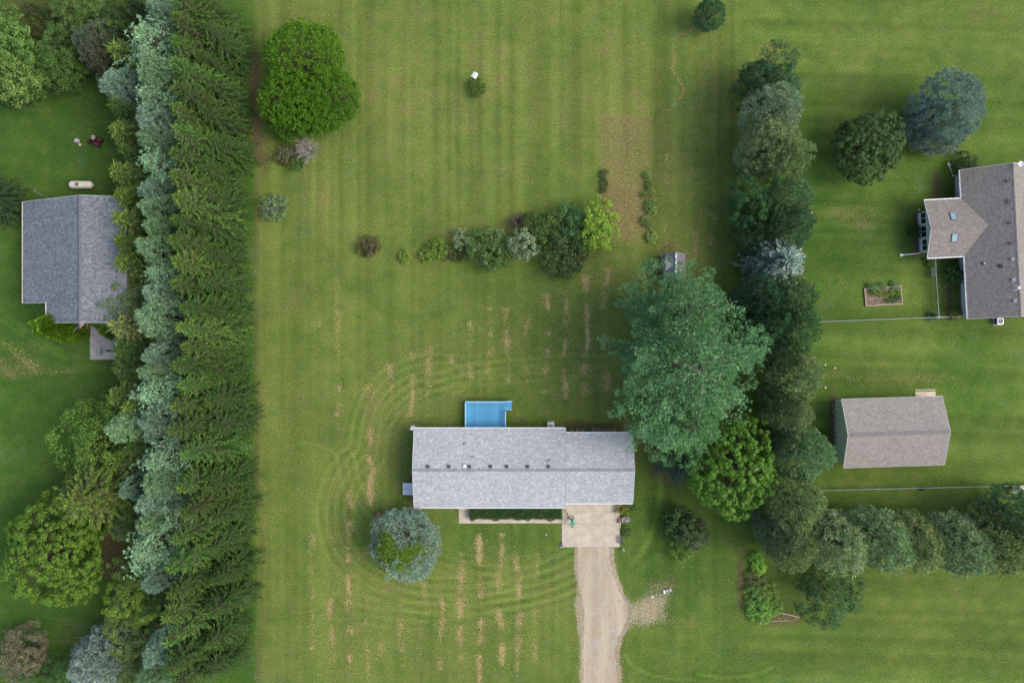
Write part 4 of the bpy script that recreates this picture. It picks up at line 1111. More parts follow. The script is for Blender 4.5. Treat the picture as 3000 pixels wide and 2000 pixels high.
chain_link([(2735.5, 929.5), (2727.5, 814)], 'low chain link fence running north beside the house wall')
chain_link([(2726.0, 781), (2725, 762)], 'short chain link stub between gate and house wing')
chain_link([(2388, 1431), (3010, 1416.0)], 'long chain link fence south of the outbuilding')
def gate():
    a, b = Vector((*P(2727.2, 812.5), 0)), Vector((*P(2726.2, 783), 0)); root = thing('wire_gate', 'green meshed gate in the fence beside the house wing', 'gate', a)
    d = b-a; f = MB(); h = 1.2
    for z in (.08, h): f.tube([(0, 0, z), d+Vector((0, 0, z))], .026, 8)
    for q in (Vector((0, 0, 0)), d): f.tube([q+Vector((0, 0, .08)), q+Vector((0, 0, h))], .026, 8)
    f.build('gate_frame', M['galv'], root)
    w = MB(); L = d.length; dn = d.normalized()
    for i in range(int(L/.05)): w.bar(dn*(i*.05+.02)+Vector((0, 0, .1)), dn*(i*.05+.02)+Vector((0, 0, h-.02)), .012, .012)
    for i in range(int(h/.05)-1): w.bar(Vector((0, 0, .12+i*.05)), d+Vector((0, 0, .12+i*.05)), .012, .012)
    w.build('mesh_panel', pmat('green_mesh', (.10, .20, .17), .6, .1, 4), root)['kind'] = 'stuff'
gate()

# ---- raised garden bed ---------------------------------------------------------------------
def bed():
    q = [P(2538, 896, .2), P(2644, 889.5, .2), P(2639, 838, .2), P(2533, 846, .2)]; c = (sum(p[0] for p in q)/4, sum(p[1] for p in q)/4)
    root = thing('garden_bed', 'timber edged raised vegetable bed on the right lawn', 'garden bed', c)
    k = [Vector((p[0]-c[0], p[1]-c[1], 0)) for p in q]
    for a, b in zip(k, k[1:]+k[:1]):
        d = (b-a).normalized()*.06; MB().bar(a+Vector((0, 0, .1))+d, b+Vector((0, 0, .1))+d*.99, .11, .22).build('timber', M['wood'], root)
    MB().prism([(p.x*.975, p.y*.975) for p in k], 0, .12).build('soil', M['soil'], root)
bed()

# ------------------------------------------------------------------ vegetation generators (numpy)
def unit(v): return v/np.maximum(np.linalg.norm(v, axis=-1, keepdims=True), 1e-9)

def kites(p, d, s, L, W):
    """Leaf blades: base p, along d, width along s. -> (n,4,3)"""
    V = np.empty((len(p), 4, 3)); m = p+d*(L*0.5)[:, None]
    V[:, 0] = p; V[:, 1] = m+s*(W/2)[:, None]; V[:, 2] = p+d*L[:, None]; V[:, 3] = m-s*(W/2)[:, None]
    return V

def leaf_mesh(name, V, tip):
    me = np_mesh(name, V.reshape(-1, 3), np.arange(len(V)*4).reshape(-1, 4))
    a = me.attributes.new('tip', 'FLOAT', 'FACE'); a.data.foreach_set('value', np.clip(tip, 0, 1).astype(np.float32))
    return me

def rand_perp(d, rs):
    r = unit(rs.normal(size=d.shape)); return unit(np.cross(d, r))

def spruce(seed, h, r, whorl=.42, nb=8, step=.20, tw=.17, tl=1.0, droop=.35, lv=.22, pw=.85, flat=.35):
    """Whorls of drooping boughs with herringbone twigs."""
    rs = np.random.RandomState(seed); VV = []; TT = []; limbs = []
    z = 0.06*h
    lob = rs.uniform(0, 6.28, 3)
    while z < h-.05:
        f = z/h; base = r*(1-f)**pw*(0.55+0.45*min(1, f/.12))+.14
        k = max(4, int(nb*(0.65+.35*(1-f)))); a0 = rs.uniform(0, 6.28)
        for i in range(k):
            az = a0+6.283*i/k+rs.normal(0, .18); L = base*rs.uniform(1-lv*1.25, 1+lv*.6)*(1+.10*math.sin(2*az+lob[0])+.07*math.sin(3*az+lob[1]))
            up = .75*f**1.5-.10; dr = droop*(1-f)+.04
            n = max(3, int(L/step)); t = np.linspace(.22 if L > 1.2 else .1, 1, n)+rs.uniform(-.02, .02, n)
            ax = np.array([math.cos(az), math.sin(az), 0]); sd_ = np.array([-math.sin(az), math.cos(az), 0])
            zc = z+rs.uniform(-.15, .15)+L*(up*t-dr*t*t+.22*dr*t**3*1.6)
            side_w = L*.06*np.sin(t*5+rs.uniform(0, 6))
            pt = ax[None]*(L*t)[:, None]+sd_[None]*side_w[:, None]; pt[:, 2] = zc
            limbs.append((pt[0]*[.1, .1, 1], pt[n//2], pt[-1]))
            for sg in (-1, 1):
                m = len(t); an = rs.uniform(.55, 1.0, m)
                d = ax[None]*np.cos(an)[:, None]+sg*sd_[None]*np.sin(an)[:, None]
                d[:, 2] = rs.uniform(-.38, .15, m)+.2*f; d = unit(d)
                Lt = tl*(.20+.30*L*(1.02-t)*.75)*rs.uniform(.7, 1.2, m); Lt = np.minimum(Lt, tl*.85)
                roll = unit(np.cross(d, np.array([0, 0, 1.0]))+rs.normal(0, flat, (m, 3))); s = unit(roll-d*(roll*d).sum(1, keepdims=True))
                VV.append(kites(pt, d, s, Lt, tw*rs.uniform(.75, 1.3, m))); TT.append(np.clip((t-.45)*1.1, 0, 1)*rs.uniform(.3, 1, m))
                # second-order sprays
                q = pt+d*(Lt*.45)[:, None]; d2 = unit(d+ax[None]*rs.uniform(.2, 1.2, (m, 1))+rs.normal(0, .25, (m, 3)))
                VV.append(kites(q, d2, rand_perp(d2, rs), Lt*.7, tw*rs.uniform(.7, 1.1, m))); TT.append(np.clip((t-.35)*1.2, 0, 1)*rs.uniform(.4, 1, m))
            m = len(t); d = unit(ax[None]+rs.normal(0, .22, (m, 3))+np.array([0, 0, .28]))
            VV.append(kites(pt, d, rand_perp(d, rs), tl*rs.uniform(.26, .48, m), tw*rs.uniform(.8, 1.2, m))); TT.append(np.clip((t-.3)*1.4, 0, 1)*rs.uniform(.5, 1, m))
        z += whorl*rs.uniform(.8, 1.2)*(1 if f < .8 else .75)
    m = 46; d = unit(np.array([[0, 0, .6]])+rs.normal(0, .62, (m, 3))); d[:, 2] = np.abs(d[:, 2]); p = np.zeros((m, 3)); p[:, 2] = h-rs.uniform(0, .09*h, m)
    VV.append(kites(p, d, rand_perp(d, rs), rs.uniform(.4, 1.0, m), np.full(m, tw*.9))); TT.append(np.full(m, 1.0))
    return np.concatenate(VV), np.concatenate(TT), limbs

def tufts(c, d, rs, k, L, W):
    n = len(c); C_ = np.repeat(c, k, 0); D = np.repeat(d, k, 0)
    dd = unit(D*.75+unit(rs.normal(size=(n*k, 3)))*.95); m = n*k
    return kites(C_, dd, rand_perp(dd, rs), L*rs.uniform(.7, 1.2, m), np.full(m, W)*rs.uniform(.8, 1.3, m))

def pine(seed, h, r, limbs_n=46, k=8, tl=.30, tw=.075, sub=.30, z0=.18, shape=.75, up=.25, dens=1.0, lobes=3):
    """Limbs fanning into plumes tipped with needle tufts."""
    rs = np.random.RandomState(seed); cc = []; dd = []; tt = []; limbs = []
    ph = rs.uniform(0, 6.28, 4)
    for i in range(limbs_n):
        f = z0+(1-z0)*((i+.5)/limbs_n)**.92; az = i*2.39996+rs.normal(0, .3)
        env = r*((1-f)**shape*1.12+.05)*(0.7+.3*min(1, (f-z0)/.18+.25))
        L = env*rs.uniform(.68, 1.16)*(1+.16*math.sin(lobes*az+ph[0])+.08*math.sin((lobes+2)*az+ph[1]))
        zb = f*h-.12*L+rs.normal(0, .1)
        ax = np.array([math.cos(az), math.sin(az), 0]); sd_ = np.array([-math.sin(az), math.cos(az), 0])
        def pos(t, o=0.0):
            p = ax*(L*t)+sd_*(o+L*.05*math.sin(4*t+az*3)); p[2] = zb+L*(up*.4*t+up*.8*t**3+.5*f**2*t); return p
        limbs.append((np.array([0, 0, zb-.15*L]), pos(.5), pos(1.0)))
        nsub = max(3, int(L*1.05/sub*.62*dens)); 
        for t in np.linspace(.30 if L > 1.5 else .12, 1.0, nsub):
            for sg in ((-1, 1) if t < .97 else (0,)):
                b = pos(t); ls = (.24*L+.16)*(1.12-t)*rs.uniform(.6, 1.2)+.12
                an = rs.uniform(.5, 1.05) if sg else 0
                e = ax*math.cos(an)+sd_*sg*math.sin(an); e = e+np.array([0, 0, rs.uniform(.1, .5)]); e /= np.linalg.norm(e)
                nt_ = max(1, int(ls/.22*dens)); q = np.linspace(.15, 1, nt_)
                P_ = b[None]+e[None]*(ls*q)[:, None]+rs.normal(0, .06, (nt_, 3)); cc.append(P_)
                dd.append(np.repeat((e*.7+np.array([0, 0, .75]))[None], nt_, 0)); tt.append(q*.5+t*.5)
    # leader
    n = 8; P_ = np.zeros((n, 3)); P_[:, 2] = h-np.linspace(0, 1.0, n)*.12*h; P_[:, :2] += rs.normal(0, .12, (n, 2)); cc.append(P_); dd.append(np.repeat([[0, 0, 1.0]], n, 0)); tt.append(np.ones(n))
    c = np.concatenate(cc); d = unit(np.concatenate(dd)); t = np.concatenate(tt)
    V = tufts(c, d, rs, k, tl, tw); T = np.repeat(np.clip((t-.4)*1.3, 0, 1)*rs.uniform(.25, 1, len(t)), k)
    return V, T, limbs

def broadleaf(seed, h, r, clumps=190, leaves=70, cr=.62, ll=.20, lw=.14, z0=.22, irr=.22, inner=.25, top=1.0, sq=1.0, out=0.0, egg=0.0):
    """Crown built of many leaf clumps on an uneven egg-shaped envelope."""
    rs = np.random.RandomState(seed); VV = []; TT = []; limbs = []
    hz = (1-z0)*h/2; zc = z0*h+hz
    ph = rs.uniform(0, 6.28, 6)
    for i in range(clumps):
        u = 1-2*(i+.5)/clumps; az = i*2.39996+rs.normal(0, .25)
        wd = math.sqrt(max(0, 1-u*u))*(1-egg*u); e = np.array([wd*math.cos(az), wd*math.sin(az), u])
        ir = 1+irr*(math.sin(2*az+ph[0]+u*2)*.5+math.sin(3*az+ph[1]-u*3)*.35+math.sin(5*az+ph[2]+4*u)*.3)+rs.normal(0, .05)
        q = 1.0 if rs.rand() > inner else rs.uniform(.45, .85)
        c = np.array([e[0]*r*ir*q, e[1]*r*ir*q, zc+np.sign(e[2])*abs(e[2])**sq*hz*ir*q*top])
        if c[2] < .15*cr: c[2] = .15*cr+rs.uniform(0, .2)
        R = cr*rs.uniform(.65, 1.35); n = int(leaves*rs.uniform(.7, 1.3)*(1 if u > -.5 else .6))
        o = unit(rs.normal(size=(n, 3))+e[None]*.55+np.array([0, 0, .45])); rad = R*rs.uniform(.35, 1.0, n)**.5
        p = c[None]+o*rad[:, None]*np.array([1, 1, .8])
        nr = unit(o*.8+np.array([0, 0, .55])+rs.normal(0, .45, (n, 3))); d = rand_perp(nr, rs)
        if out > 0: d = unit(d*(1-out)+(o*.7+e[None]*.5+np.array([0, 0, .5]))*out*1.3)
        s = rand_perp(d, rs) if out > 0 else np.cross(nr, d)
        VV.append(kites(p-d*ll*.5, d, s, ll*rs.uniform(.7, 1.3, n), lw*rs.uniform(.75, 1.25, n)))
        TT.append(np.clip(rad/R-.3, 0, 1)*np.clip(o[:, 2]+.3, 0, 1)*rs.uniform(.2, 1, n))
        if i % 9 == 0: limbs.append((np.array([0, 0, z0*h*.8+.1*h*rs.rand()]), c*[.5, .5, .85], c))
    return np.concatenate(VV), np.concatenate(TT), limbs

def conifer_column(seed, h, r, n=6500):
    """Clipped-looking arborvitae: upright scale sprays over a smooth flame shape."""
    rs = np.random.RandomState(seed); f = 1-rs.rand(n)**.62*1.0; az = rs.uniform(0, 6.283, n)
    rr = r*np.minimum(1, (1-f)**.62*1.18)*(.80+.20*np.minimum(1, f/.08))*(.9+.1*np.sin(az*5+f*14))*rs.uniform(.86, 1.03, n)
    p = np.stack([rr*np.cos(az), rr*np.sin(az), f*h], 1)
    d = unit(np.stack([np.cos(az)*.55, np.sin(az)*.55, np.full(n, 1.0)], 1)+rs.normal(0, .22, (n, 3)))
    s = unit(np.stack([-np.sin(az), np.cos(az), np.zeros(n)], 1)+rs.normal(0, .35, (n, 3)))
    return kites(p, d, s, rs.uniform(.16, .34, n), rs.uniform(.08, .15, n)), rs.uniform(0, 1, n)*.8, []

def grassy(seed, h, r, n=420, w=.035):
    rs = np.random.RandomState(seed); az = rs.uniform(0, 6.283, n); t = rs.uniform(.15, 1.0, n)
    p = np.stack([np.cos(az)*r*.25*rs.rand(n), np.sin(az)*r*.25*rs.rand(n), np.full(n, .02)], 1)
    d = unit(np.stack([np.cos(az)*r*t, np.sin(az)*r*t, h*(1.1-.6*t)], 1)); L = np.hypot(r*t, h*(1.1-.6*t))*rs.uniform(.7, 1.1, n)
    s = unit(np.stack([-np.sin(az), np.cos(az), rs.normal(0, .3, n)], 1))
    return kites(p, d, s, L, np.full(n, w)), rs.rand(n), []

def trunk_mesh(name, h, r, limbs, mat, n=7):
    mb = MB(); rs = random.Random(3)
    mb.tube([(0, 0, 0), (.02*h*.2, 0, h*.3), (0, .02*h*.2, h*.65), (0, 0, h)], [r*1.25, r, r*.62, r*.16], n)
    for a, b, c in limbs: mb.tube([tuple(a), tuple(b), tuple(c)], [r*.34, r*.2, .012], 4, False)
    return mb.mesh(name, mat)

LIB = {}
def lib(kind, gen, h0, r0, variants, mat, trunk_h=.9, trunk_r=None, limb_frac=1.0):
    out = []
    for k in range(variants):
        V, T, limbs = gen(k)
        cm = leaf_mesh(kind+'_crown', V, T); cm.materials.append(mat)
        rs = random.Random(k); lm = [l for l in limbs if rs.random() < limb_frac]
        tm = trunk_mesh(kind+'_trunk', h0*trunk_h, trunk_r or (.018*h0+.02), lm, M['bark'])
        out.append((cm, tm))
    LIB[kind] = (out, h0, r0)

lib('spruce', lambda k: spruce(100+k, 14, 3.6, tw=.13, tl=.72, step=.165, nb=9, lv=.16), 14, 3.6, 3, M['needle'], .95, None, .35)
lib('spruce_small', lambda k: spruce(120+k, 8, 2.2, whorl=.30, nb=10, step=.15, tw=.11, tl=.65, lv=.14), 8, 2.2, 3, M['needle'], .95, None, .35)
lib('spruce_blue', lambda k: spruce(140+k, 8, 2.3, whorl=.30, nb=11, step=.15, tw=.13, tl=.62, droop=.2, flat=.9, pw=.5), 8, 2.3, 3, M['blue_needle'], .95, None, .3)
lib('spruce_wide', lambda k: spruce(160+k, 7, 3.6, whorl=.27, nb=20, step=.17, tw=.14, tl=.5, droop=.30, pw=.5, flat=1.0, lv=.08), 7, 3.6, 2, M['blue_needle'], .9, None, .3)
lib('pine_white', lambda k: pine(200+k, 13, 4.2, 84, 9, .28, .07, .26, up=.3), 13, 4.2, 3, M['blue_needle'], .95, None, .5)
def big_pine(k):
    V1, T1, L1 = pine(220+k, 19, 7.9, 84, 10, .31, .08, .32, shape=.46, up=.18, lobes=5, dens=.9)
    V2, T2, L2 = broadleaf(600+k, 18.5, 6.9, 520, 62, .66, .36, .075, z0=.05, irr=.36, inner=.16, out=.62, egg=.16)
    return np.concatenate([V1, V2]), np.concatenate([T1, T2]), L1
lib('pine_big', big_pine, 19, 7.6, 2, M['blue_needle'], .95, .34, .8)
lib('pine_soft', lambda k: pine(240+k, 12, 3.3, 112, 9, .30, .10, .24, z0=.08, shape=.42, up=.14, lobes=2, dens=1.05), 12, 3.3, 4, M['needle'], .92, None, .6)
lib('needle_ball', lambda k: broadleaf(500+k, 6, 3.7, 560, 46, .36, .30, .07, z0=.0, irr=.15, inner=.10, out=.5), 6, 3.7, 2, M['blue_needle'], .85, .14, .6)
lib('needle_dome', lambda k: broadleaf(520+k, 10, 2.4, 400, 46, .36, .32, .075, z0=.05, irr=.12, inner=.08, out=.55, egg=.22), 10, 2.4, 3, M['blue_needle'], .85, .14, .5)
lib('fluffy', lambda k: broadleaf(540+k, 11, 3.1, 560, 44, .38, .28, .085, z0=.06, irr=.17, inner=.10, out=.42, egg=.10), 11, 3.1, 4, M['needle'], .85, .16, .6)
lib('shaggy', lambda k: broadleaf(310+k, 6, 4.4, 820, 44, .34, .26, .085, z0=.02, irr=.10, out=.42, inner=.06), 6, 4.4, 2, M['leaf'], .75, .14, 1)
lib('maple', lambda k: broadleaf(300+k, 9, 4.5, 760, 50, .36, .20, .125, z0=.12, irr=.19), 9, 4.5, 2, M['leaf'], .75, .17, 1)
lib('crown', lambda k: broadleaf(320+k, 8, 3.4, 150, 74, .66, .20, .12, z0=.12, irr=.38), 8, 3.4, 3, M['leaf'], .75, .13, 1)
lib('cedar', lambda k: broadleaf(340+k, 6, 2.2, 210, 80, .42, .17, .05, z0=.04, irr=.2), 6, 2.2, 2, M['needle'], .8, .1, .5)
lib('shrub', lambda k: broadleaf(360+k, 1.7, 1.3, 62, 52, .34, .14, .09, z0=.05, irr=.34), 1.7, 1.3, 4, M['leaf'], .6, .05, 1)
lib('sumac', lambda k: broadleaf(380+k, 5, 2.2, 54, 46, .62, .44, .12, z0=.35, irr=.5, inner=.1), 5, 2.2, 2, M['leaf'], .7, .07, 1)
lib('arborvitae', lambda k: conifer_column(400+k, 7.5, 1.25), 7.5, 1.25, 2, M['needle'], .9, .09, 1)
lib('ornamental_grass', lambda k: grassy(420+k, .8, .9), .8, .9, 1, M['leaf'], .05, .02, 1)

NEXT = {}
def plant(kind, px, py, h, r, col, name, label, cat='tree', group=None, at=1.0, var=None, rz=None):
    """Stand a plant so that its axis at the share `at` of its height is seen at (px, py)."""
    vs_, h0, r0 = LIB[kind]; i = NEXT.get(kind, 0); NEXT[kind] = i+1
    cm, tm = vs_[(i if var is None else var) % len(vs_)]
    x, y = P(px, py, h*at); rs = random.Random(int(px*7+py*13))
    root = thing(name, label, cat, (x, y, 0), rs.uniform(0, 6.28) if rz is None else rz, group)
    root.scale = (r/r0, r/r0*rs.uniform(.94, 1.06), h/h0)
    c = link_mesh('crown' if cat == 'tree' else 'foliage', cm, None, root)
    j = rs.uniform(.92, 1.08); j *= 1.45; c.color = (col[0]*j, col[1]*j, col[2]*j*rs.uniform(.94, 1.06), 1)
    link_mesh('trunk' if cat == 'tree' else 'stem', tm, None, root)
    return root

ORD = ['topmost', 'second', 'third', 'fourth', 'fifth', 'sixth', 'seventh', 'eighth', 'ninth', 'tenth', 'eleventh', 'twelfth', 'thirteenth', 'fourteenth', 'fifteenth', 'sixteenth', 'seventeenth', 'eighteenth',
       'nineteenth', 'twentieth', 'twenty-first', 'twenty-second', 'twenty-third', 'twenty-fourth', 'twenty-fifth', 'twenty-sixth', 'twenty-seventh', 'twenty-eighth', 'twenty-ninth', 'thirtieth', 'thirty-first', 'thirty-second']

GREEN = (.040, .072, .016); DGREEN = (.026, .056, .018); OLIVE = (.052, .088, .026)
TEAL = (.075, .145, .085); BLUE = (.165, .255, .205); GREYB = (.165, .270, .165); PALE = (.115, .17, .115)

# --- windbreak: dense right-hand column of spruces
ys = [-25, 42, 113, 177, 248, 310, 376, 444, 508, 576, 640, 700, 762, 828, 900, 958, 1013, 1070, 1132, 1192, 1262, 1330, 1432, 1505, 1585, 1668, 1745, 1815, 1885, 1962, 2040]
xs = [505, 510, 508, 508, 515, 508, 514, 506, 503, 513, 510, 502, 508, 510, 532, 526, 538, 512, 530, 510, 500, 540, 528, 540, 512, 496, 496, 484, 486, 492, 484]
for k, (x, y) in enumerate(zip(xs, ys)):
    hh = 14+1.1*math.sin(k*2.3)+.5*math.sin(k*5.1); w = .5+.5*math.sin(k*1.7)
    plant('spruce', x, y, hh, 3.35+.3*math.sin(k*3.1), tuple((g*(1-w)+o*w)*(1.02+.27*math.sin(k*4.3)) for g, o in zip((.036, .082, .022), (.046, .084, .022))), 'spruce_tree',
          'tall green spruce, %s from the top in the right column of the windbreak' % ORD[k], group='spruces of the windbreak right column')
    # lower filler spruces on the lawn flank, coloured darker so crown gaps look shaded
bx = [(668, 10), (690, 95), (672, 170), (694, 250), (680, 330), (700, 415), (672, 500), (686, 580), (672, 660), (690, 745), (680, 830), (694, 915), (680, 1000), (690, 1090), (700, 1170), (712, 1245), (690, 1330), (700, 1420), (712, 1510), (705, 1600), (716, 1690), (706, 1780), (700, 1870), (690, 1960)]
for k, (x, y) in enumerate(bx):
    plant('spruce', x-72, y, 9.8+1.2*math.sin(k*1.9), 2.95+.3*math.sin(k*2.7), (.028, .062, .018), 'spruce_tree',
          'shorter spruce coloured as gap shade on the windbreak lawn side, %s from the top' % ORD[k], group='spruces of the windbreak lawn side', at=.8)

# --- windbreak: middle column of pale pines and blue spruces
mid_list = [('b', 464, 5, 34), ('b', 482, 45, 34), ('w', 440, 118, 80), ('w', 455, 185, 50), ('g', 462, 232, 46), ('b', 357, 252, 46), ('w', 447, 290, 56), ('b', 459, 356, 50), ('g', 459, 412, 42), ('w', 457, 482, 56),
            ('b', 459, 561, 34), ('g', 465, 612, 42), ('g', 468, 668, 34), ('g', 463, 735, 44), ('w', 468, 801, 42), ('b', 470, 864, 38), ('g', 466, 930, 54), ('o', 468, 992, 34), ('b', 472, 1041, 42), ('g', 464, 1092, 36),
            ('w', 456, 1152, 84), ('g', 374, 1250, 46), ('b', 463, 1228, 44), ('b', 468, 1279, 30), ('w', 472, 1345, 66), ('g', 476, 1410, 42), ('b', 470, 1460, 54), ('g', 459, 1518, 40), ('b', 395, 1427, 34), ('w', 438, 1600, 84), ('w', 508, 1528, 36),
            ('b', 463, 1692, 32), ('b', 472, 1899, 42), ('t', 298, 1869, 30), ('s', 278, 1945, 66), ('g', 447, 1985, 40)]
word = {'b': ('blue grey spruce', 'spruce_tree', BLUE, 'needle_dome'), 'g': ('soft grey green spruce', 'spruce_tree', GREYB, 'needle_dome'), 'w': ('pale teal white pine', 'pine_tree', (.155, .270, .165), 'pine_white'),
        'o': ('olive spruce', 'spruce_tree', OLIVE, 'spruce_small'), 't': ('small dark teal spruce', 'spruce_tree', (.06, .13, .09), 'spruce_blue'), 's': ('broad silvery blue spruce', 'spruce_tree', (.145, .20, .185), 'needle_dome')}
cnt = {}
for k, (t, x, y, rp) in enumerate(sorted(mid_list, key=lambda q: q[2])):
    nm, on_, col, kd = word[t]; n = cnt.get(t, 0); cnt[t] = n+1; tot = sum(1 for q in mid_list if q[0] == t)
    hh = {'w': 13.2, 'b': 11, 'g': 11, 'o': 9, 't': 6, 's': 8}[t]+.8*math.sin(k*2.1)
    if rp < 36: hh -= 1
    r = rp/24.0*(1.02 if t != 'w' else 1.62)
    lab = nm+(' in the middle column of the windbreak' if tot > 1 else (' in the windbreak beside the small pad' if t == 'o' else ' at the lower left end of the windbreak'))
    if tot > 1: lab = '%s, %s of its kind down the middle column of the windbreak' % (nm, ORD[n])
    plant(kd, x, y, hh, r, col, on_, lab, group=None, at=.74 if t != 'w' else .78)

# --- windbreak: ragged left-hand column
left_list = [('spruce_small', 345, 150, 48, OLIVE, 'olive tipped spruce'), ('spruce_small', 345, 310, 40, DGREEN, 'dark spruce'), ('spruce_small', 352, 380, 46, OLIVE, 'olive tipped spruce'), ('spruce_small', 372, 440, 36, DGREEN, 'dark spruce'),
             ('spruce_small', 350, 500, 46, OLIVE, 'olive tipped spruce'), ('spruce_small', 362, 572, 44, GREEN, 'green spruce'), ('spruce_small', 358, 640, 46, OLIVE, 'olive tipped spruce'), ('spruce_small', 360, 709, 44, GREEN, 'green spruce'),
             ('spruce_small', 362, 765, 46, OLIVE, 'olive tipped spruce'), ('cedar', 395, 845, 40, (.055, .095, .035), 'soft green cedar'), ('cedar', 370, 895, 60, (.062, .10, .045), 'soft green cedar'), ('spruce_small', 352, 956, 54, (.075, .10, .045), 'pale tipped spruce'),
             ('spruce_small', 360, 1022, 44, DGREEN, 'dark spruce'), ('cedar', 385, 1065, 38, (.05, .09, .03), 'soft green cedar'), ('spruce_small', 340, 1165, 46, OLIVE, 'olive tipped spruce'), ('spruce_small', 385, 1190, 40, OLIVE, 'olive tipped spruce'), ('spruce_small', 388, 1310, 38, DGREEN, 'dark spruce'),
             ('cedar', 392, 1367, 44, (.055, .085, .035), 'soft green cedar'), ('cedar', 392, 1482, 38, (.05, .085, .028), 'soft green cedar'), ('cedar', 376, 1546, 28, (.05, .085, .04), 'soft green cedar'), ('crown', 396, 1688, 46, (.052, .092, .022), 'green leafy tree'), ('crown', 400, 1755, 54, (.075, .135, .020), 'bright green leafy tree'),
             ('cedar', 383, 1848, 66, (.066, .098, .036), 'soft green cedar'), ('cedar', 392, 1954, 58, (.05, .082, .026), 'soft green cedar'), ('crown', 472, 1940, 30, (.045, .08, .03), 'green leafy tree'), ('crown', 470, 1748, 34, (.03, .066, .022), 'green leafy tree')]
tot = {}; cnt = {}
for q in left_list: tot[q[5]] = tot.get(q[5], 0)+1
for k, (kd, x, y, rp, col, nm) in enumerate(left_list):
    n = cnt.get(nm, 0); cnt[nm] = n+1
    hh = {'spruce_small': 9.0, 'cedar': 6.5, 'crown': 6.5}[kd]+.7*math.sin(k*1.3)
    lab = '%s, %s of its kind in the left column of the windbreak' % (nm, ORD[n]) if tot[nm] > 1 else nm+' in the left column of the windbreak'
    plant(kd, x, y, hh, rp/24*(1.6 if kd == 'spruce_small' else 1.25), tuple(c*1.2 for c in col), {'spruce_small': 'spruce_tree', 'cedar': 'cedar_tree', 'crown': 'leafy_tree'}[kd], lab, at=.88 if kd == 'spruce_small' else .66)

# --- top left wood, left edge, lower left trees
for (kd, x, y, rp, h, col, name, lab) in [
    ('crown', 225, 28, 66, 7, (.058, .105, .028), 'leafy_tree', 'feathery green tree at the top edge of the left wood'),
    ('crown', 292, 84, 52, 7, (.052, .10, .026), 'leafy_tree', 'green tree below the feathery one in the left wood'),
    ('crown', 335, 62, 40, 6, (.022, .052, .018), 'leafy_tree', 'dark small tree in the shade between wood and windbreak'),
    ('crown', 160, 158, 62, 6, (.05, .105, .026), 'leafy_tree', 'green tree with layered leaves over the wood edge'),
    ('crown', 188, 200, 44, 5, (.055, .118, .024), 'leafy_tree', 'bright low tree hanging over the lawn below the wood'),
    ('crown', 122, 196, 36, 4.5, (.055, .11, .028), 'leafy_tree', 'light green small tree left of the bright low tree'),
    ('sumac', 20, 148, 66, 6, (.072, .145, .034), 'sumac_tree', 'bright feather leaved sumac at the left edge, upper one'),
    ('sumac', 45, 220, 62, 6, (.088, .155, .042), 'sumac_tree', 'pale feather leaved sumac over the lawn corner'),
    ('sumac', 12, 60, 40, 4, (.065, .13, .034), 'sumac_tree', 'small sumac beside the bare earth at the left edge'),
    ('sumac', 92, 258, 30, 3.5, (.055, .12, .032), 'sumac_tree', 'low sumac sprout at the tip of the wood'),
    ('fluffy', 282, 122, 52, 8, (.066, .09, .07), 'pine_tree', 'grey pine with brown lower boughs in the left wood'),
    ('pine_soft', 302, 175, 56, 7, (.062, .066, .040), 'pine_tree', 'brownish pine below the grey pine in the left wood'),
    ('spruce_small', 395, 20, 46, 8, (.022, .045, .016), 'spruce_tree', 'very dark spruce at the top of the left column'),
    ('spruce_small', 366, 95, 40, 7, (.020, .042, .016), 'spruce_tree', 'dark spruce behind the topmost white pine'),
    ('spruce_small', 300, 240, 26, 4, (.045, .08, .05), 'spruce_tree', 'low grey green spruce at the lawn edge left of the windbreak'),
    ('spruce', -150, 545, 80, 11, (.020, .044, .020), 'spruce_tree', 'large very dark spruce at the left picture edge'),
    ('crown', 285, 1285, 92, 9, (.060, .118, .022), 'leafy_tree', 'dark leafy tree with yellow tips left of the windbreak'),
    ('spruce', 215, 1468, 165, 12, (.054, .088, .022), 'spruce_tree', 'wide olive spruce on the lower left lawn'),
    ('maple', 138, 1625, 122, 8.5, (.058, .115, .014), 'leafy_tree', 'big bright green round tree on the lower left lawn'),
    ('crown', 50, 1918, 62, 4.5, (.098, .094, .068), 'leafy_tree', 'grey purple smoke bush at the lower left edge'),
    ('crown', 100, 1990, 38, 3.5, (.04, .09, .025), 'leafy_tree', 'green bush at the bottom edge by the smoke bush'),
    ('crown', 186, 1972, 44, 4, (.035, .085, .028), 'leafy_tree', 'dark green bush left of the silvery blue spruce')]:
    plant(kd, x, y, h, rp/24*1.1, col, name, lab, at=.95 if kd == 'spruce' else .72)
for k, (x, y, rp) in enumerate([(92, 26, 20), (120, 80, 26), (60, 110, 24), (140, 42, 22), (230, 120, 30), (100, 128, 26), (250, 200, 28), (60, 285, 24), (140, 240, 24), (20, 290, 22), (205, 88, 22), (180, 25, 24), (330, 110, 30), (320, 215, 24)]):
    plant('shrub', x, y, 1.6+.4*math.sin(k), rp/24, (.048+.012*math.sin(k*2), .078, .024), 'bush', 'low bush ' + ['below the top picture edge by the feathery tree', 'left of the wood centre in the rough', 'above the upper sumac', 'in the open rough at the top', 'between the two green trees of the wood', 'in the middle of the rough, lower one', 'under the bright low tree', 'below the pale sumac, right one', 'at the lawn edge below the layered tree', 'at the left edge below the pale sumac',
          'left of the green tree below the feathery one', 'at the top edge, middle of the rough', 'in the shade beside the grey pine', 'under the brownish pine'][k], 'bush', 'undergrowth bushes of the left wood', at=.6)

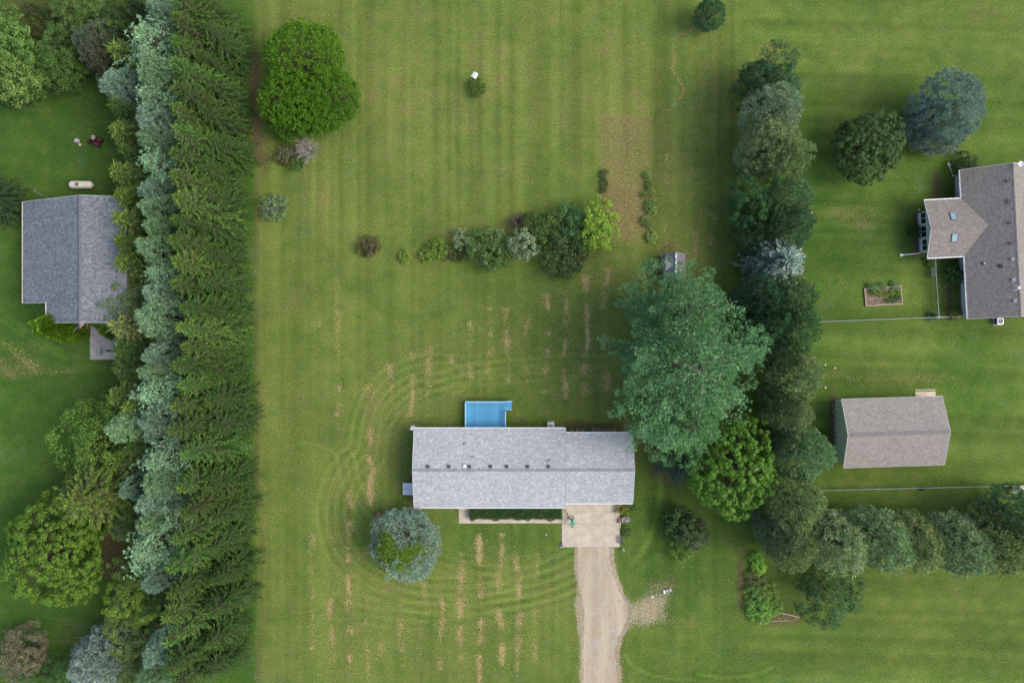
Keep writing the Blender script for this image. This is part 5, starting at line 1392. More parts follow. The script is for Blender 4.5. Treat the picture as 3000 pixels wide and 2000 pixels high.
# arborvitae by the blue roofed house
for k, (x, y, h, r, lab) in enumerate([(88, 946, 7.8, 1.1, 'arborvitae leaning farthest left at the house corner'), (108, 940, 7.6, 1.35, 'tall arborvitae, upper one of the clipped group'), (112, 954, 7.2, 1.3, 'middle arborvitae of the clipped group'), (114, 966, 7.4, 1.45, 'plump arborvitae at the front of the clipped group'), (98, 968, 7.0, 1.1, 'outer low arborvitae below the plump one'),
        (168, 968, 4.6, 1.35, 'short arborvitae nearest the flag'), (268, 941, 6.2, 1.35, 'arborvitae right of the doorway, upper one'), (292, 968, 5.6, 1.25, 'arborvitae overhanging the grey pad'), (300, 948, 5.6, 1.2, 'arborvitae tucked under the windbreak beside the doorway')]):
    plant('arborvitae', x, y, h, r, (.066, .145, .014) if k < 6 else (.05, .115, .016), 'arborvitae_tree', lab)

# --- middle lot
for (x, y, rp, h, c, lab) in [(893, 168, 108, 6.2, (0.078, 0.175, 0.018), 'upper big round shrub tree'), (962, 292, 88, 5.4, (0.073, 0.172, 0.019), 'right big round shrub tree'), (850, 292, 88, 5.6, (0.076, 0.175, 0.019), 'left big round shrub tree'), (902, 322, 78, 5.0, (0.078, 0.178, 0.021), 'lower middle round shrub tree'), (836, 368, 42, 3.6, (0.054, 0.135, 0.021), 'small leafy tree at the lower left')]:
    plant('shaggy', x, y, h, rp/24*.89, c, 'shrub_tree', lab+' of the bright green clump on the upper lawn', group=None, at=.55)

def bare_shrub(px, py, h, r, n, mat, label, seed, leafcol=None, lk='bush'):
    x, y = P(px, py, h*.5); root = thing('bush', label, lk, (x, y, 0)); rs = random.Random(seed); mb = MB()
    for k in range(n):
        a = rs.uniform(0, 6.283); q = rs.uniform(.3, 1.0); e = Vector((math.cos(a)*r*q, math.sin(a)*r*q, h*rs.uniform(.55, 1.05)*(1.15-.4*q)))
        m = e*.5+Vector((rs.uniform(-.15, .15), rs.uniform(-.15, .15), .12*h)); w = rs.uniform(.012, .024)
        mb.tube([(rs.uniform(-.1, .1), rs.uniform(-.1, .1), 0), m, e], [w*1.8, w*1.2, w*.5], 4, False)
        for j in range(3):
            b = m.lerp(e, rs.uniform(.1, .9)); d = Vector((rs.uniform(-1, 1), rs.uniform(-1, 1), rs.uniform(-.1, .8))).normalized()*rs.uniform(.25, .6)*r*.5
            mb.tube([b, b+d*.6, b+d+Vector((0, 0, .05))], [w, w*.7, w*.4], 3, False)
    mb.build('twig', mat, root)['kind'] = 'stuff'
    if leafcol:
        c = link_mesh('foliage', LIB['shrub'][0][seed % 4][0], None, root); c.color = (*leafcol, 1); c.scale = (r/1.3*.92, r/1.3*.92, h/1.7*.82)
    return root
bare_shrub(902, 442, 2.6, 1.9, 120, M['greytwig'], 'bare grey twiggy bush below the bright green clump', 3)
bare_shrub(838, 452, 1.7, 1.35, 46, M['greytwig'], 'thin half bare bush with yellowish leaves left of the grey twigs', 5, (.085, .10, .035))
plant('shrub', 872, 478, 1.2, 19/24, (.05, .11, .03), 'bush', 'small green bush sprouting under the bare grey twigs', 'bush', at=.6)
bare_shrub(801, 606, 2.2, 1.62, 26, M['greytwig'], 'round grey green bush with pale bare branches by the worn strip', 6, (.12, .20, .10))
for (kd, x, y, rp, h, col, lab) in [
    ('shrub', 1397, 254, 22, 1.3, (.05, .095, .020), 'small weedy bush at the foot of the white bird house'),
    ('shrub', 1185, 752, 17, .9, (.13, .19, .035), 'tiny yellow green sapling alone on the lawn'),
    ('shrub', 1252, 750, 19, 1.0, (.12, .175, .034), 'yellow green sapling at the west end of the shrub row'),
    ('shrub', 1280, 730, 27, 1.3, (.085, .155, .026), 'bright green bush beside the yellow green sapling'),
    ('shrub', 1326, 733, 12, .7, (.11, .15, .03), 'very small yellow bush in the shrub row'),
    ('shrub', 1310, 742, 16, .6, (.05, .075, .035), 'low dull green plant between the small bushes'),
    ('shrub', 1350, 744, 23, .9, (.052, .068, .016), 'low reddish green cushion bush in the shrub row'),
    ('shrub', 1354, 703, 26, 1.9, (.135, .19, .115), 'pale silver green bush at the upper left of the row'),
    ('shrub', 1425, 728, 50, 3.0, (.055, .105, .034), 'large rounded green bush in the middle of the row'),
    ('shrub', 1468, 738, 34, 2.3, (.042, .092, .022), 'darker green bush against the large rounded one'),
    ('shrub', 1456, 692, 20, 2.2, (.125, .175, .095), 'pale green bush tip above the large rounded one'),
    ('shrub', 1530, 716, 37, 3.4, (.135, .19, .125), 'silvery grey green upright bush in the shrub row'),
    ('shrub', 1590, 665, 46, 2.1, (.040, .078, .018), 'mixed green bush right of the bare twigs'),
    ('shrub', 1582, 700, 36, 1.8, (.038, .075, .022), 'dark green bush with tan flower heads'),
    ('shrub', 1672, 650, 46, 2.4, (.040, .095, .034), 'leafy mid green bush left of the yellow green tree'),
    ('shrub', 1700, 692, 40, 2.2, (.036, .088, .026), 'green bush filling below the yellow green tree'),
    ('shrub', 1652, 748, 54, 2.6, (.036, .066, .022), 'wide dark bush at the south end of the shrub group'),
    ('shrub', 1694, 745, 30, 1.8, (.05, .068, .028), 'dull olive bush beside the wide dark bush'),
    ('sumac', 1757, 640, 40, 3.6, (.125, .21, .028), 'yellow green small tree, upper half of the pair'),
    ('sumac', 1750, 692, 40, 3.2, (.120, .205, .028), 'yellow green small tree, lower half of the pair'),
    ('shrub', 2000, 1540, 46, 3.4, (.034, .068, .026), 'mixed dark bush below the big white pine'),
    ('shrub', 2030, 1562, 40, 3.0, (.06, .078, .05), 'grey olive bush right of the mixed dark bush'),
    ('shrub', 2000, 1602, 36, 2.2, (.07, .135, .026), 'bright green bush at the south side of the mixed bushes'),
    ('shrub', 1975, 1530, 28, 2.4, (.045, .11, .024), 'green bush at the west side of the mixed bushes'),
    ('shrub', 2218, 1640, 19, 1.05, (0.102, 0.255, 0.043), 'bright green plant at the top of the mulched shrub bed'),
    ('shrub', 2224, 1665, 18, 0.90, (0.170, 0.306, 0.051), 'lime green plant in the mulched shrub bed'),
    ('shrub', 2218, 1700, 27, 0.83, (0.076, 0.102, 0.037), 'dull brown green bush in the mulched shrub bed'),
    ('shrub', 2216, 1745, 28, 0.98, (0.068, 0.145, 0.037), 'dark green bush in the middle of the shrub bed'),
    ('shrub', 2250, 1735, 27, 0.90, (0.119, 0.196, 0.043), 'light green bush on the right of the shrub bed'),
    ('shrub', 2226, 1788, 32, 1.05, (0.082, 0.187, 0.037), 'leafy green bush near the south end of the shrub bed'),
    ('shrub', 2258, 1780, 27, 0.90, (0.111, 0.221, 0.043), 'fresh green bush beside the bleached logs'),
    ('shrub', 2828, 487, 34, 1.9, (.022, .055, .020), 'dark round bush at the corner of the brown roofed house'),
    ('shrub', 2798, 805, 23, 1.8, (.030, .082, .022), 'deep green round bush against the pale house wall'),
    ('shrub', 2682, 678, 18, 1.4, (.024, .062, .022), 'dark bush below the wing windows'),
    ('shrub', 2798, 920, 16, .8, (.09, .11, .03), 'yellowish perennial clump at the south corner of the house wall'),
    ('shrub', 2724, 768, 12, .7, (.07, .12, .03), 'small yellow green plant by the fence stub'),
    ('shrub', 1826, 1489, 18, .9, (.13, .15, .02), 'yellow flowering clump at the garage corner'),
    ('shrub', 1846, 1484, 16, .8, (.04, .10, .03), 'spiky green clump beside the yellow flowers'),
    ('shrub', 1836, 1556, 14, .5, (.06, .09, .03), 'low weeds at the right edge of the driveway slab'),
    ('shrub', 1082, 722, 29, 1.3, (.066, .068, .032), 'low brown tinged bush alone on the middle lawn')]:
    plant(kd, x, y, h, rp/24*1.02, col, 'bush' if kd == 'shrub' else 'leafy_tree', lab, 'bush' if kd == 'shrub' else 'tree', at=.6)
bare_shrub(1518, 648, 1.9, 1.35, 70, pmat('brown_twig', (.13, .10, .085), .9, .2, 8), 'bare brown twig bush at the top of the shrub row', 8)
bare_shrub(1086, 726, 1.1, 1.1, 50, pmat('red_brown_twig', (.15, .10, .08), .9, .2, 8), 'fringe of bare reddish twigs around the lone brown tinged bush', 9)
plant('ornamental_grass', 2735, 925, .9, .85, (.085, .15, .09), 'ornamental_grass', 'blue green ornamental grass at the fence corner', 'plant', at=.5)
plant('ornamental_grass', 2700, 1432, .0+.5, .3, (.05, .10, .03), 'ornamental_grass', 'small grass tuft under the long chain link fence', 'plant', at=.5)
# ragged weeds flanking the straw rectangle
rs = random.Random(21)
for k, (x, y, rp) in enumerate([(1902, 512, 14), (1898, 540, 17), (1906, 568, 20), (1900, 596, 18), (1908, 618, 21), (1898, 640, 16), (1910, 660, 18), (1900, 690, 18), (1916, 540, 12), (1890, 572, 12)]):
    plant('shrub', x+rs.uniform(-9, 9), y+rs.uniform(-6, 6), .5+.35*rs.random(), rp/24*rs.uniform(.5,1.05), (.11+.03*rs.random(), .17+.04*rs.random(), .06), 'weed_clump', 'ragged weed clump right of the straw rectangle, %s from the top' % ORD[[0, 1, 4, 5, 6, 7, 8, 9, 2, 3][k]], 'weeds', 'weeds right of the straw rectangle', at=.5)
for k, (x, y, rp) in enumerate([(1768, 510, 12), (1770, 535, 13), (1766, 556, 10)]):
    plant('shrub', x, y, .5, rp/24, (.055, .082, .03), 'weed_clump', 'dull low weed clump left of the straw rectangle, %s one' % ['upper', 'middle', 'lower'][k], 'weeds', 'weeds left of the straw rectangle', at=.5)
# vegetables
for k, (x, y, rp, c, lab) in enumerate([(2549, 838, 9, (.075, .16, .06), 'big leaved squash plant in the top left corner of the raised bed'), (2563, 845, 11, (.08, .16, .055), 'largest squash plant in the raised bed'), (2585, 837, 10, (.075, .155, .06), 'squash plant in the middle of the raised bed top row'), (2620, 835, 12, (.075, .14, .06), 'squash plant in the top right corner of the raised bed'),
    (2558, 858, 8, (.09, .16, .03), 'yellowing plant at the left of the raised bed'), (2577, 861, 8, (.10, .18, .02), 'lettuce green plant, left in the bright row'), (2595, 860, 8, (.10, .185, .02), 'lettuce green plant, middle of the bright row'), (2612, 859, 8, (.10, .185, .02), 'lettuce green plant, right of middle in the bright row'), (2630, 858, 8, (.09, .18, .02), 'lettuce green plant at the right end of the bright row'),
    (2618, 876, 10, (.05, .10, .03), 'dark green vegetable near the lower right of the raised bed'), (2600, 880, 7, (.07, .12, .03), 'thin vegetable plant below the bright row'), (2630, 872, 8, (.05, .09, .035), 'small dark vegetable against the right timber')]):
    plant('shrub', x, y, .55, rp/24*1.0, tuple(q*1.15 for q in c), 'vegetable_plant', lab, 'plant', at=.5)

# hedge along the front of the grey house
def hedge():
    p0, p1 = P(1377, 1519, .5), P(1647, 1486, .5); w, d = p1[0]-p0[0], p1[1]-p0[1]; h = .95
    root = thing('hedge', 'clipped dark green hedge along the front of the grey house', 'hedge', ((p0[0]+p1[0])/2, (p0[1]+p1[1])/2, 0)); rs = np.random.RandomState(4); n = 15000
    u = rs.uniform(-.5, .5, n); v = rs.uniform(-.5, .5, n); sg = rs.rand(n)
    edge = .10*np.sin(u*w*1.9)+.07*np.sin(u*w*4.7+1)
    p = np.stack([u*w, v*(d+edge*2)-(edge*.5), np.full(n, h)], 1)
    bev = np.clip((np.abs(v)-.36)/.14, 0, 1); bu = np.clip((np.abs(u)*w-(w/2-.25))/.25, 0, 1)
    p[:, 2] = h*(1-.32*np.maximum(bev, bu)**2)+.07*np.sin(u*w*3.1)*np.cos(v*d*4)+rs.normal(0, .04, n)
    side = sg < .3; p[side, 2] = rs.uniform(.05, h*.85, side.sum()); p[side, 1] = np.where(rs.rand(side.sum()) < .75, -d/2, d/2)*rs.uniform(.93, 1.03, side.sum())
    nr = unit(np.stack([rs.normal(0, .5, n), np.where(side, np.sign(p[:, 1]), 0)+rs.normal(0, .5, n), np.where(side, .3, 1.0)], 1)); dd = rand_perp(nr, rs)
    V = kites(p, dd, np.cross(nr, dd), rs.uniform(.08, .17, n), rs.uniform(.04, .08, n))
    o = link_mesh('foliage', leaf_mesh('hedge_leaves', V, rs.rand(n)*.5), M['leaf'], root); o.color = (.032, .078, .018, 1)
    mb = MB(); mb.box((0, 0, h*.40), (w-.35, d-.3, h*.72)); mb.build('stem', pmat('hedge_core', (.012, .02, .008), 1, .2, 6), root)  # plain near-black box filling the hedge, in place of separate stems
hedge()

# blue spruce in front with a green creeper through it
plant('needle_ball', 1188, 1592, 6.2, 3.75, (.165, .235, .20), 'spruce_tree', 'round silvery blue spruce with green creeper southwest of the grey house', at=.5, rz=.4)
def creeper():
    x, y = P(1188, 1592, 2.8); root = thing('creeper', 'bright green creeper growing through the round blue spruce', 'plant', (x, y, 0)); rs = np.random.RandomState(17)
    VV = []
    for (px, py, rp, n) in [(1145, 1565, 26, 850), (1132, 1592, 24, 650), (1160, 1596, 24, 500), (1190, 1606, 24, 480), (1218, 1590, 22, 360), (1240, 1586, 16, 200), (1180, 1632, 22, 480), (1160, 1620, 20, 420), (1140, 1625, 18, 300), (1205, 1612, 20, 300), (1125, 1655, 10, 90)]:
        dx, dy = (px-1188)/24*.95, (1592-py)/24*.95; rr = math.hypot(dx, dy); zt = 6.2*(1-min(.96, (rr/4.0))**2)*.96+.35
        p = np.stack([dx+rs.normal(0, rp/24*.42, n), dy+rs.normal(0, rp/24*.42, n), np.zeros(n)], 1)
        q = np.hypot(p[:, 0], p[:, 1])/4.05; p[:, 2] = 3.1+3.1*np.sqrt(np.clip(1-(q*1.03)**2, .0, 1))+rs.uniform(-.05, .5, n)
        nr = unit(rs.normal(0, .55, (n, 3))+[0, 0, 1.0]); d = rand_perp(nr, rs); VV.append(kites(p, d, np.cross(nr, d), rs.uniform(.14, .28, n), rs.uniform(.08, .14, n)))
    V = np.concatenate(VV); o = link_mesh('foliage', leaf_mesh('creeper_leaves', V, rs.rand(len(V))), M['leaf'], root); o.color = (.085, .165, .018, 1)
    mb = MB()
    for (px, py) in [(1145, 1570), (1165, 1610), (1200, 1605), (1180, 1640)]:
        dx, dy = (px-1188)/24*.95, (1592-py)/24*.95; mb.tube([(.2, 0, 0), (dx*.5, dy*.5, 2.5), (dx, dy, 4.4)], [.03, .02, .01], 5)
    mb.build('stem', M['bark'], root)
creeper()

# --- big white pines, maple, and the right-hand row
plant('pine_big', 2010, 1085, 19.0, 7.8, (.118, .245, .118), 'pine_tree', 'huge teal white pine east of the grey house', at=.55, rz=.5)
plant('pine_big', 1990, 918, 15.5, 5.6, (.110, .230, .112), 'pine_tree', 'tall teal white pine overhanging the small shed', at=.55, var=1, rz=1.9)
plant('pine_big', 2008, 1240, 13.5, 4.5, (.112, .235, .114), 'pine_tree', 'lower white pine reaching the garage end', at=.6, var=1, rz=4.0)
plant('pine_white', 1990, 1380, 8, 2.3, (.045, .10, .075), 'pine_tree', 'dark teal pine between big white pine and maple', at=.7)
plant('maple', 2139, 1370, 11.0, 4.9, (.064, .145, .022), 'maple_tree', 'bright green round maple below the big white pine', at=.55)
plant('maple', 2548, 427, 7.5, 3.6, (.038, .080, .026), 'maple_tree', 'dark green round maple on the upper right lawn', at=.62)
plant('needle_ball', 2785, 312, 9.5, 3.5, (.175, .25, .245), 'spruce_tree', 'broad blue spruce on the upper right lawn', at=.62, rz=2.0)
plant('needle_ball', 2745, 375, 6.0, 2.8, (.14, .20, .185), 'spruce_tree', 'lower blue spruce leaning against the broad one', at=.6, rz=1.0)
plant('needle_dome', 2088, 30, 5, 1.6, (.06, .13, .06), 'pine_tree', 'small green pine at the top edge of the middle lawn', at=.75)
for k, (kd, x, y, rp, h, col, lab) in enumerate([
    ('crown', 2222, 248, 56, 7, (.016, .040, .018), 'dark tree at the top left of the right tree row'), ('crown', 2272, 222, 62, 8, (.020, .050, .022), 'dark glossy tree at the top of the right tree row'),
    ('fluffy', 2268, 318, 80, 11, (.070, .092, .068), 'grey green pine below the dark trees of the row'), ('fluffy', 2262, 425, 84, 11, (.076, .092, .050), 'olive grey pine, second of the pale pair in the row'), ('fluffy', 2310, 460, 62, 11, (.066, .088, .044), 'olive pine on the right of the pale pair'),
    ('crown', 2210, 585, 62, 8, (.026, .070, .026), 'dark leafy tree on the left flank of the row'), ('crown', 2238, 625, 30, 6.5, (.075, .13, .025), 'small yellow green tree amid the dark row'), ('fluffy', 2310, 590, 66, 10, (.042, .066, .036), 'dark olive pine right of the dark leafy tree'), ('fluffy', 2318, 668, 66, 10.5, (.030, .052, .030), 'dark pine above the blue spruce of the row'), ('crown', 2222, 690, 52, 7, (.020, .046, .020), 'very dark tree left above the blue spruce'),
    ('spruce_blue', 2288, 768, 84, 10, (.105, .150, .135), 'silver blue spruce in the right tree row'),
    ('fluffy', 2240, 868, 66, 10.5, (.020, .042, .026), 'very dark pine left below the blue spruce'), ('fluffy', 2320, 880, 68, 11, (.036, .060, .030), 'dark green pine right below the blue spruce'), ('fluffy', 2262, 960, 70, 10.5, (.026, .050, .028), 'dark pine in the middle of the row'), ('fluffy', 2330, 965, 74, 11.5, (.036, .064, .030), 'dark green pine bulging onto the right lawn'), ('fluffy', 2285, 1030, 62, 10, (.030, .050, .026), 'dark pine beside the tip of the huge white pine'),
    ('fluffy', 2332, 1105, 74, 11.5, (.068, .092, .052), 'grey olive pine level with the top of the outbuilding'), ('fluffy', 2300, 1165, 58, 9.5, (.058, .074, .042), 'olive pine behind the grey olive pine'), ('fluffy', 2318, 1215, 64, 10.5, (.062, .080, .046), 'grey olive pine left of the outbuilding wall'), ('fluffy', 2358, 1330, 78, 12, (.058, .092, .056), 'green grey pine at the lower outbuilding corner'), ('fluffy', 2312, 1290, 54, 8.5, (.046, .066, .036), 'dull pine right of the maple'),
    ('fluffy', 2334, 1470, 84, 12, (.064, .084, .042), 'olive green pine at the end of the long fence'), ('fluffy', 2302, 1560, 70, 10, (.066, .082, .052), 'grey olive pine near the row corner'), ('fluffy', 2322, 1605, 66, 11, (.072, .088, .044), 'pale olive pine at the south corner of the row')]):
    h *= 1.0; rp *= .80 if kd == 'fluffy' else 1.0; col = tuple(c*q*(1.45 if col[0] > .04 else 1.45) for c, q in zip(col, (1.32, 1.48, 1.42))) if kd == 'fluffy' else tuple(c*1.25 for c in col)
    plant(kd, x, y, h, rp/24*1.06, col, {'crown': 'leafy_tree', 'fluffy': 'pine_tree', 'spruce_blue': 'spruce_tree'}[kd], lab, at=.66)
for k, (x, y, rp, h, col) in enumerate([(2455, 1590, 76, 11, (.084, .120, .080)), (2584, 1582, 76, 11, (.066, .108, .068)), (2690, 1592, 68, 10, (.084, .112, .060)), (2812, 1600, 82, 11, (.064, .104, .066)), (2930, 1592, 76, 10.5, (.066, .090, .046)), (2990, 1512, 62, 11, (.032, .070, .042)), (3035, 1602, 70, 11, (.048, .080, .046))]):
    plant('fluffy', x, y, h, rp/24*.98, tuple(c*q for c, q in zip(col, (2.05, 1.95, 1.75))), 'pine_tree', '%s pine in the cross row below the long fence' % ['leftmost teal', 'second teal', 'narrow olive third', 'broad teal fourth', 'olive fifth', 'dark upper end', 'dark rightmost'][k], group=None, at=.66)
plant('crown', 2428, 1735, 6, 3.3, (.026, .066, .022), 'leafy_tree', 'dark glossy crab tree below the cross row of pines', at=.6)

# ------------------------------------------------------------------ small things
def birdhouse():
    x, y = P(1394, 245, 0); root = thing('bird_house', 'white bird house on a tall thin pole', 'bird house', (x, y, 0), math.radians(-30))
    MB().tube([(0, 0, 0), (0, 0, 2.6)], .03, 8).build('pole', M['galv'], root)
    MB().box((0, 0, 2.82), (.42, .5, .4)).build('box', M['white'], root)
    rf = MB()
    for s in (-1, 1): rf.box((s*.15, 0, 3.10), (.36, .66, .025), M=Matrix.Rotation(s*.5, 3, 'Y'))
    rf.build('roof', M['white'], root)
    hl = MB()
    for (a, b) in ((-.12, 2.75), (.12, 2.75), (-.12, 2.92), (.12, 2.92)): hl.box((a, -.252, b), (.07, .008, .07))
    hl.build('entrance', M['dark_metal'], root)
birdhouse()

def pot(px, py, r, label):
    x, y = P(px, py, .35); root = thing('plant_pot', label, 'pot', (x, y, 0))
    MB().lathe([(r*.72, 0), (r*.95, .33), (r, .36), (r, .40), (r*.86, .40), (r*.84, .31), (.01, .30)], n=20).build('rim', M['pot'], root)
    MB().lathe([(r*.83, .302), (r*.5, .325), (.01, .33)], n=14).build('soil', M['soil'], root)
for k, (px, py, r, lab) in enumerate([(1675, 1261, .19, 'leftmost small tan pot behind the garage'), (1692, 1259.5, .2, 'middle pot of the left three behind the garage'), (1705.7, 1261, .22, 'right pot of the left three behind the garage'), (1739.4, 1258, .24, 'dark large pot, first of the right five'), (1753.5, 1259.5, .26, 'largest pale rimmed pot of the right five'), (1768.6, 1260, .23, 'middle pot of the right five'), (1783, 1259, .22, 'fourth pot of the right five'), (1797.6, 1261.5, .24, 'rightmost pot behind the garage wall')]):
    pot(px, py, r, lab)

def drum(px, py, lab, lid=False, lie=None):
    x, y = P(px, py, .5); root = thing('oil_drum', lab, 'drum', (x, y, 0), .4)
    if lie is None:
        prof = [(.29, 0), (.29, .28), (.3, .3), (.29, .32), (.29, .56), (.3, .58), (.29, .6), (.29, .86)]+([(.02, .865)] if False else [(.265, .86), (.26, .1), (.01, .1)])
        MB().lathe(prof, n=24).build('barrel', M['rust'], root)
        if lid: MB().lathe([(.27, .862), (.28, .885), (.15, .9), (.01, .905)], n=20).build('lid', M['lid'], root)
    else:
        R = Matrix.Rotation(math.pi/2, 3, 'Y')
        MB().lathe([(.01, -.43), (.29, -.43), (.29, -.14), (.3, -.12), (.29, -.1), (.29, .14), (.3, .16), (.29, .18), (.29, .43), (.01, .43)], (0, 0, .3), 24, R).build('barrel', M['rust'], root)
        root.rotation_euler = (0, 0, lie)
drum(277.5, 405, 'rusty drum with shiny copper coloured lid on the left lawn', True)
drum(269, 417.5, 'open rusty drum beside the lidded one')
drum(287.5, 408, 'dark drum lying right of the lidded one', lie=-.5)
drum(280.5, 421, 'dark drum lying below the open one', lie=-.3)
def rock(name, px, py, s, lab, mat, cat='stone', seed=1, sub=2):
    bm = bmesh.new(); bmesh.ops.create_icosphere(bm, subdivisions=sub, radius=1); rs = random.Random(seed)
    for v in bm.verts: v.co *= rs.uniform(.78, 1.15)
    bmesh.ops.scale(bm, vec=s, verts=bm.verts); bmesh.ops.translate(bm, vec=(0, 0, s[2]*.6), verts=bm.verts)
    me = bpy.data.meshes.new(name); bm.to_mesh(me); bm.free(); x, y = P(px, py, 0); return tag(link_mesh(name, me, mat, None, (x, y, 0)), lab, cat)
rock('stone', 227.5, 413, (.36, .33, .28), 'pale broken stone block on the left lawn near the drums', M['stone'])
rock('stone', 235, 424, (.17, .2, .12), 'tan stone lying below the pale block', M['concrete_tan'], seed=2)
rock('stone', 2690.5, 616, (.17, .17, .14), 'tan boulder at the corner of the glazed wing', M['concrete_tan'], seed=3)
rock('stone', 2417, 1068, (.16, .12, .08), 'small pale stone, upper of three left of the outbuilding lawn', M['concrete_tan'], seed=4)
rock('stone', 2445, 1078, (.16, .12, .08), 'small pale stone, right of three on the outbuilding lawn', M['concrete_tan'], seed=5)
rock('stone', 2417, 1134, (.14, .2, .08), 'small tan stone, lowest of three beside the pine row', M['concrete_tan'], seed=6)
for k in range(26):
    t = k/25; rock('edging_stone', 2441+9*t+random.Random(k).uniform(-3, 3), 1182+165*t, (.12, .14, .1), 'edging stone in the bed beside the outbuilding wall, %s from the top' % ORD[k], M['stone'] if k % 3 else M['concrete_tan'], 'stone', 20+k, 1)['group'] = 'edging stones by the outbuilding wall'
def stump():
    x, y = P(2378.5, 623, .2); root = thing('tree_stump', 'small pale tree stump on the lawn right of the pine row', 'stump', (x, y, 0))
    MB().lathe([(.30, 0), (.24, .1), (.22, .26), (.20, .27)], n=16).build('bark', M['bark'], root)
    MB().lathe([(.2, .262), (.01, .275)], n=16).build('cut_face', M['pot'], root)
stump()
for (a, b, w, lab) in [((2285, 1793), (2343, 1807), .16, 'thick bleached log beside the mulched bed'), ((2262, 1817.5), (2322, 1816.5), .09, 'thin bleached log at the foot of the mulched bed'), ((2217, 1814), (2231, 1824), .05, 'short stick at the corner of the mulched bed')]:
    p, q = P(*a), P(*b); c = ((p[0]+q[0])/2, (p[1]+q[1])/2); A = Vector((p[0]-c[0], p[1]-c[1], w*.6)); B = Vector((q[0]-c[0], q[1]-c[1], w*.6))
    o = MB().tube([A, A.lerp(B, .5)+Vector((0, .03, 0)), B], [w*.6, w*.55, w*.4], 8).build('log', M['wood']); o.location = (c[0], c[1], 0); tag(o, lab, 'log')
# concrete blocks by the drive spur
x, y = P(1955, 1730.5, .15)
root = thing('block_stack', 'row of pale grey concrete blocks lying on the grass by the drive spur', 'blocks', (x, y, 0), math.radians(14))
for k, (dx, dy, w, l) in enumerate([(-.38, 0, .2, .42), (-.13, -.04, .2, .42), (.1, -.02, .2, .42), (.40, .06, .2, .42)]):
    mb = MB(); mb.box((dx, dy, .1), (w, l, .19))
    if k in (1, 2):
        mb = MB(); mb.box((dx-w/2+.02, dy, .1), (.035, l, .19)); mb.box((dx+w/2-.02, dy, .1), (.035, l, .19))
        for s in (-1, 0, 1): mb.box((dx, dy+s*(l/2-.02), .1), (w-.075, .04, .188))
        mb.box((dx, dy+.1, .1), (w-.075, .17, .17))
    mb.build('block', M['white'] if k == 0 else M['stone'], root)
o = rock('glass_litter', 1911, 1747, (.14, .10, .04), 'bluish white scrap lying in the worn grass by the spur', M['hatch'], 'scrap', 9)

# basketball hoop
def hoop():
    x, y = P(351, 1027, 0); root = thing('basketball_hoop', 'portable basketball hoop standing on the grey pad', 'basketball hoop', (x, y, 0), 0)
    MB().prism([(-.2, -.45), (.7, -.35), (.7, .35), (-.2, .45)], .05, .28).build('base', M['dark_metal'], root)
    MB().tube([(.1, 0, .2), (.0, 0, 2.3), (-.15, 0, 2.75)], .06, 8).build('pole', M['dark_metal'], root)
    a = MB()
    for s in (-.12, .12): a.bar((-.1, s*.6, 2.6), (-.62, s, 3.2), .05); a.bar((.0, s*.6, 2.25), (-.62, s, 2.85), .05)
    a.build('arm', M['dark_metal'], root)
    b = MB().box((-.66, 0, 3.2), (.05, 1.12, .75)).build('backboard', M['skyglass'], root)
    e = MB()
    for s in (-1, 1): e.box((-.66, s*.555, 3.2), (.07, .05, .8)); e.box((-.66, 0, 3.2+s*.39), (.07, 1.1, .05))
    e.build('edge', M['steel'], b)
    r = MB(); pts = [(-.93+.23*math.cos(t), .23*math.sin(t), 3.05) for t in np.linspace(0, 6.283, 25)]; r.tube(pts, .014, 6, False); r.bar((-.71, 0, 3.04), (-.69, 0, 3.04), .16, .03)
    rim = r.build('rim', M['rust'], root); n = MB()
    for k in range(14):
        t = k*2*math.pi/14; u = t+.35; n.tube([(-.93+.23*math.cos(t), .23*math.sin(t), 3.04), (-.93+.14*math.cos(u), .14*math.sin(u), 2.62)], .006, 3, False); u = t-.35; n.tube([(-.93+.23*math.cos(t), .23*math.sin(t), 3.04), (-.93+.14*math.cos(u), .14*math.sin(u), 2.62)], .006, 3, False)
    n.build('net', M['white'], rim)
hoop()

# striped flag on a staff below the gable
def flag():
    x, y = P(236, 944, 2.6); root = thing('flag', 'red and white striped flag hanging from a staff at the house gable', 'flag', (x, y, 0))
    MB().tube([(-.05, .3, 2.3), (-.62, -1.15, 2.95)], .018, 6).build('staff', M['galv'], root)
    a, b = Vector((-.10, .15, 2.36)), Vector((-.45, -.75, 2.76)); V = []; F = []; mi = []; n, m = 13, 10
    for i in range(n+1):
        for j in range(m+1):
            p = a.lerp(b, i/n)+Vector((.05*math.sin(j*1.1+i*.3), .05*math.cos(j*.9), -.085*j)); p.x += .34*(1-math.exp(-j*.12))*(.5+.5*math.sin(i*.5)); V.append(tuple(p))
    for i in range(n):
        for j in range(m):
            F.append((i*(m+1)+j, (i+1)*(m+1)+j, (i+1)*(m+1)+j+1, i*(m+1)+j+1)); mi.append(2 if (i >= 6 and j < 4) else i % 2)
    me = bpy.data.meshes.new('cloth'); me.from_pydata(V, [], F)
    for mm in (pmat('flag_red', (.42, .07, .06), .8, .08, 3), M['white'], pmat('flag_blue', (.05, .07, .2), .8, .08, 3)): me.materials.append(mm)
    me.polygons.foreach_set('material_index', mi); me.update(); link_mesh('cloth', me, None, root)
flag()
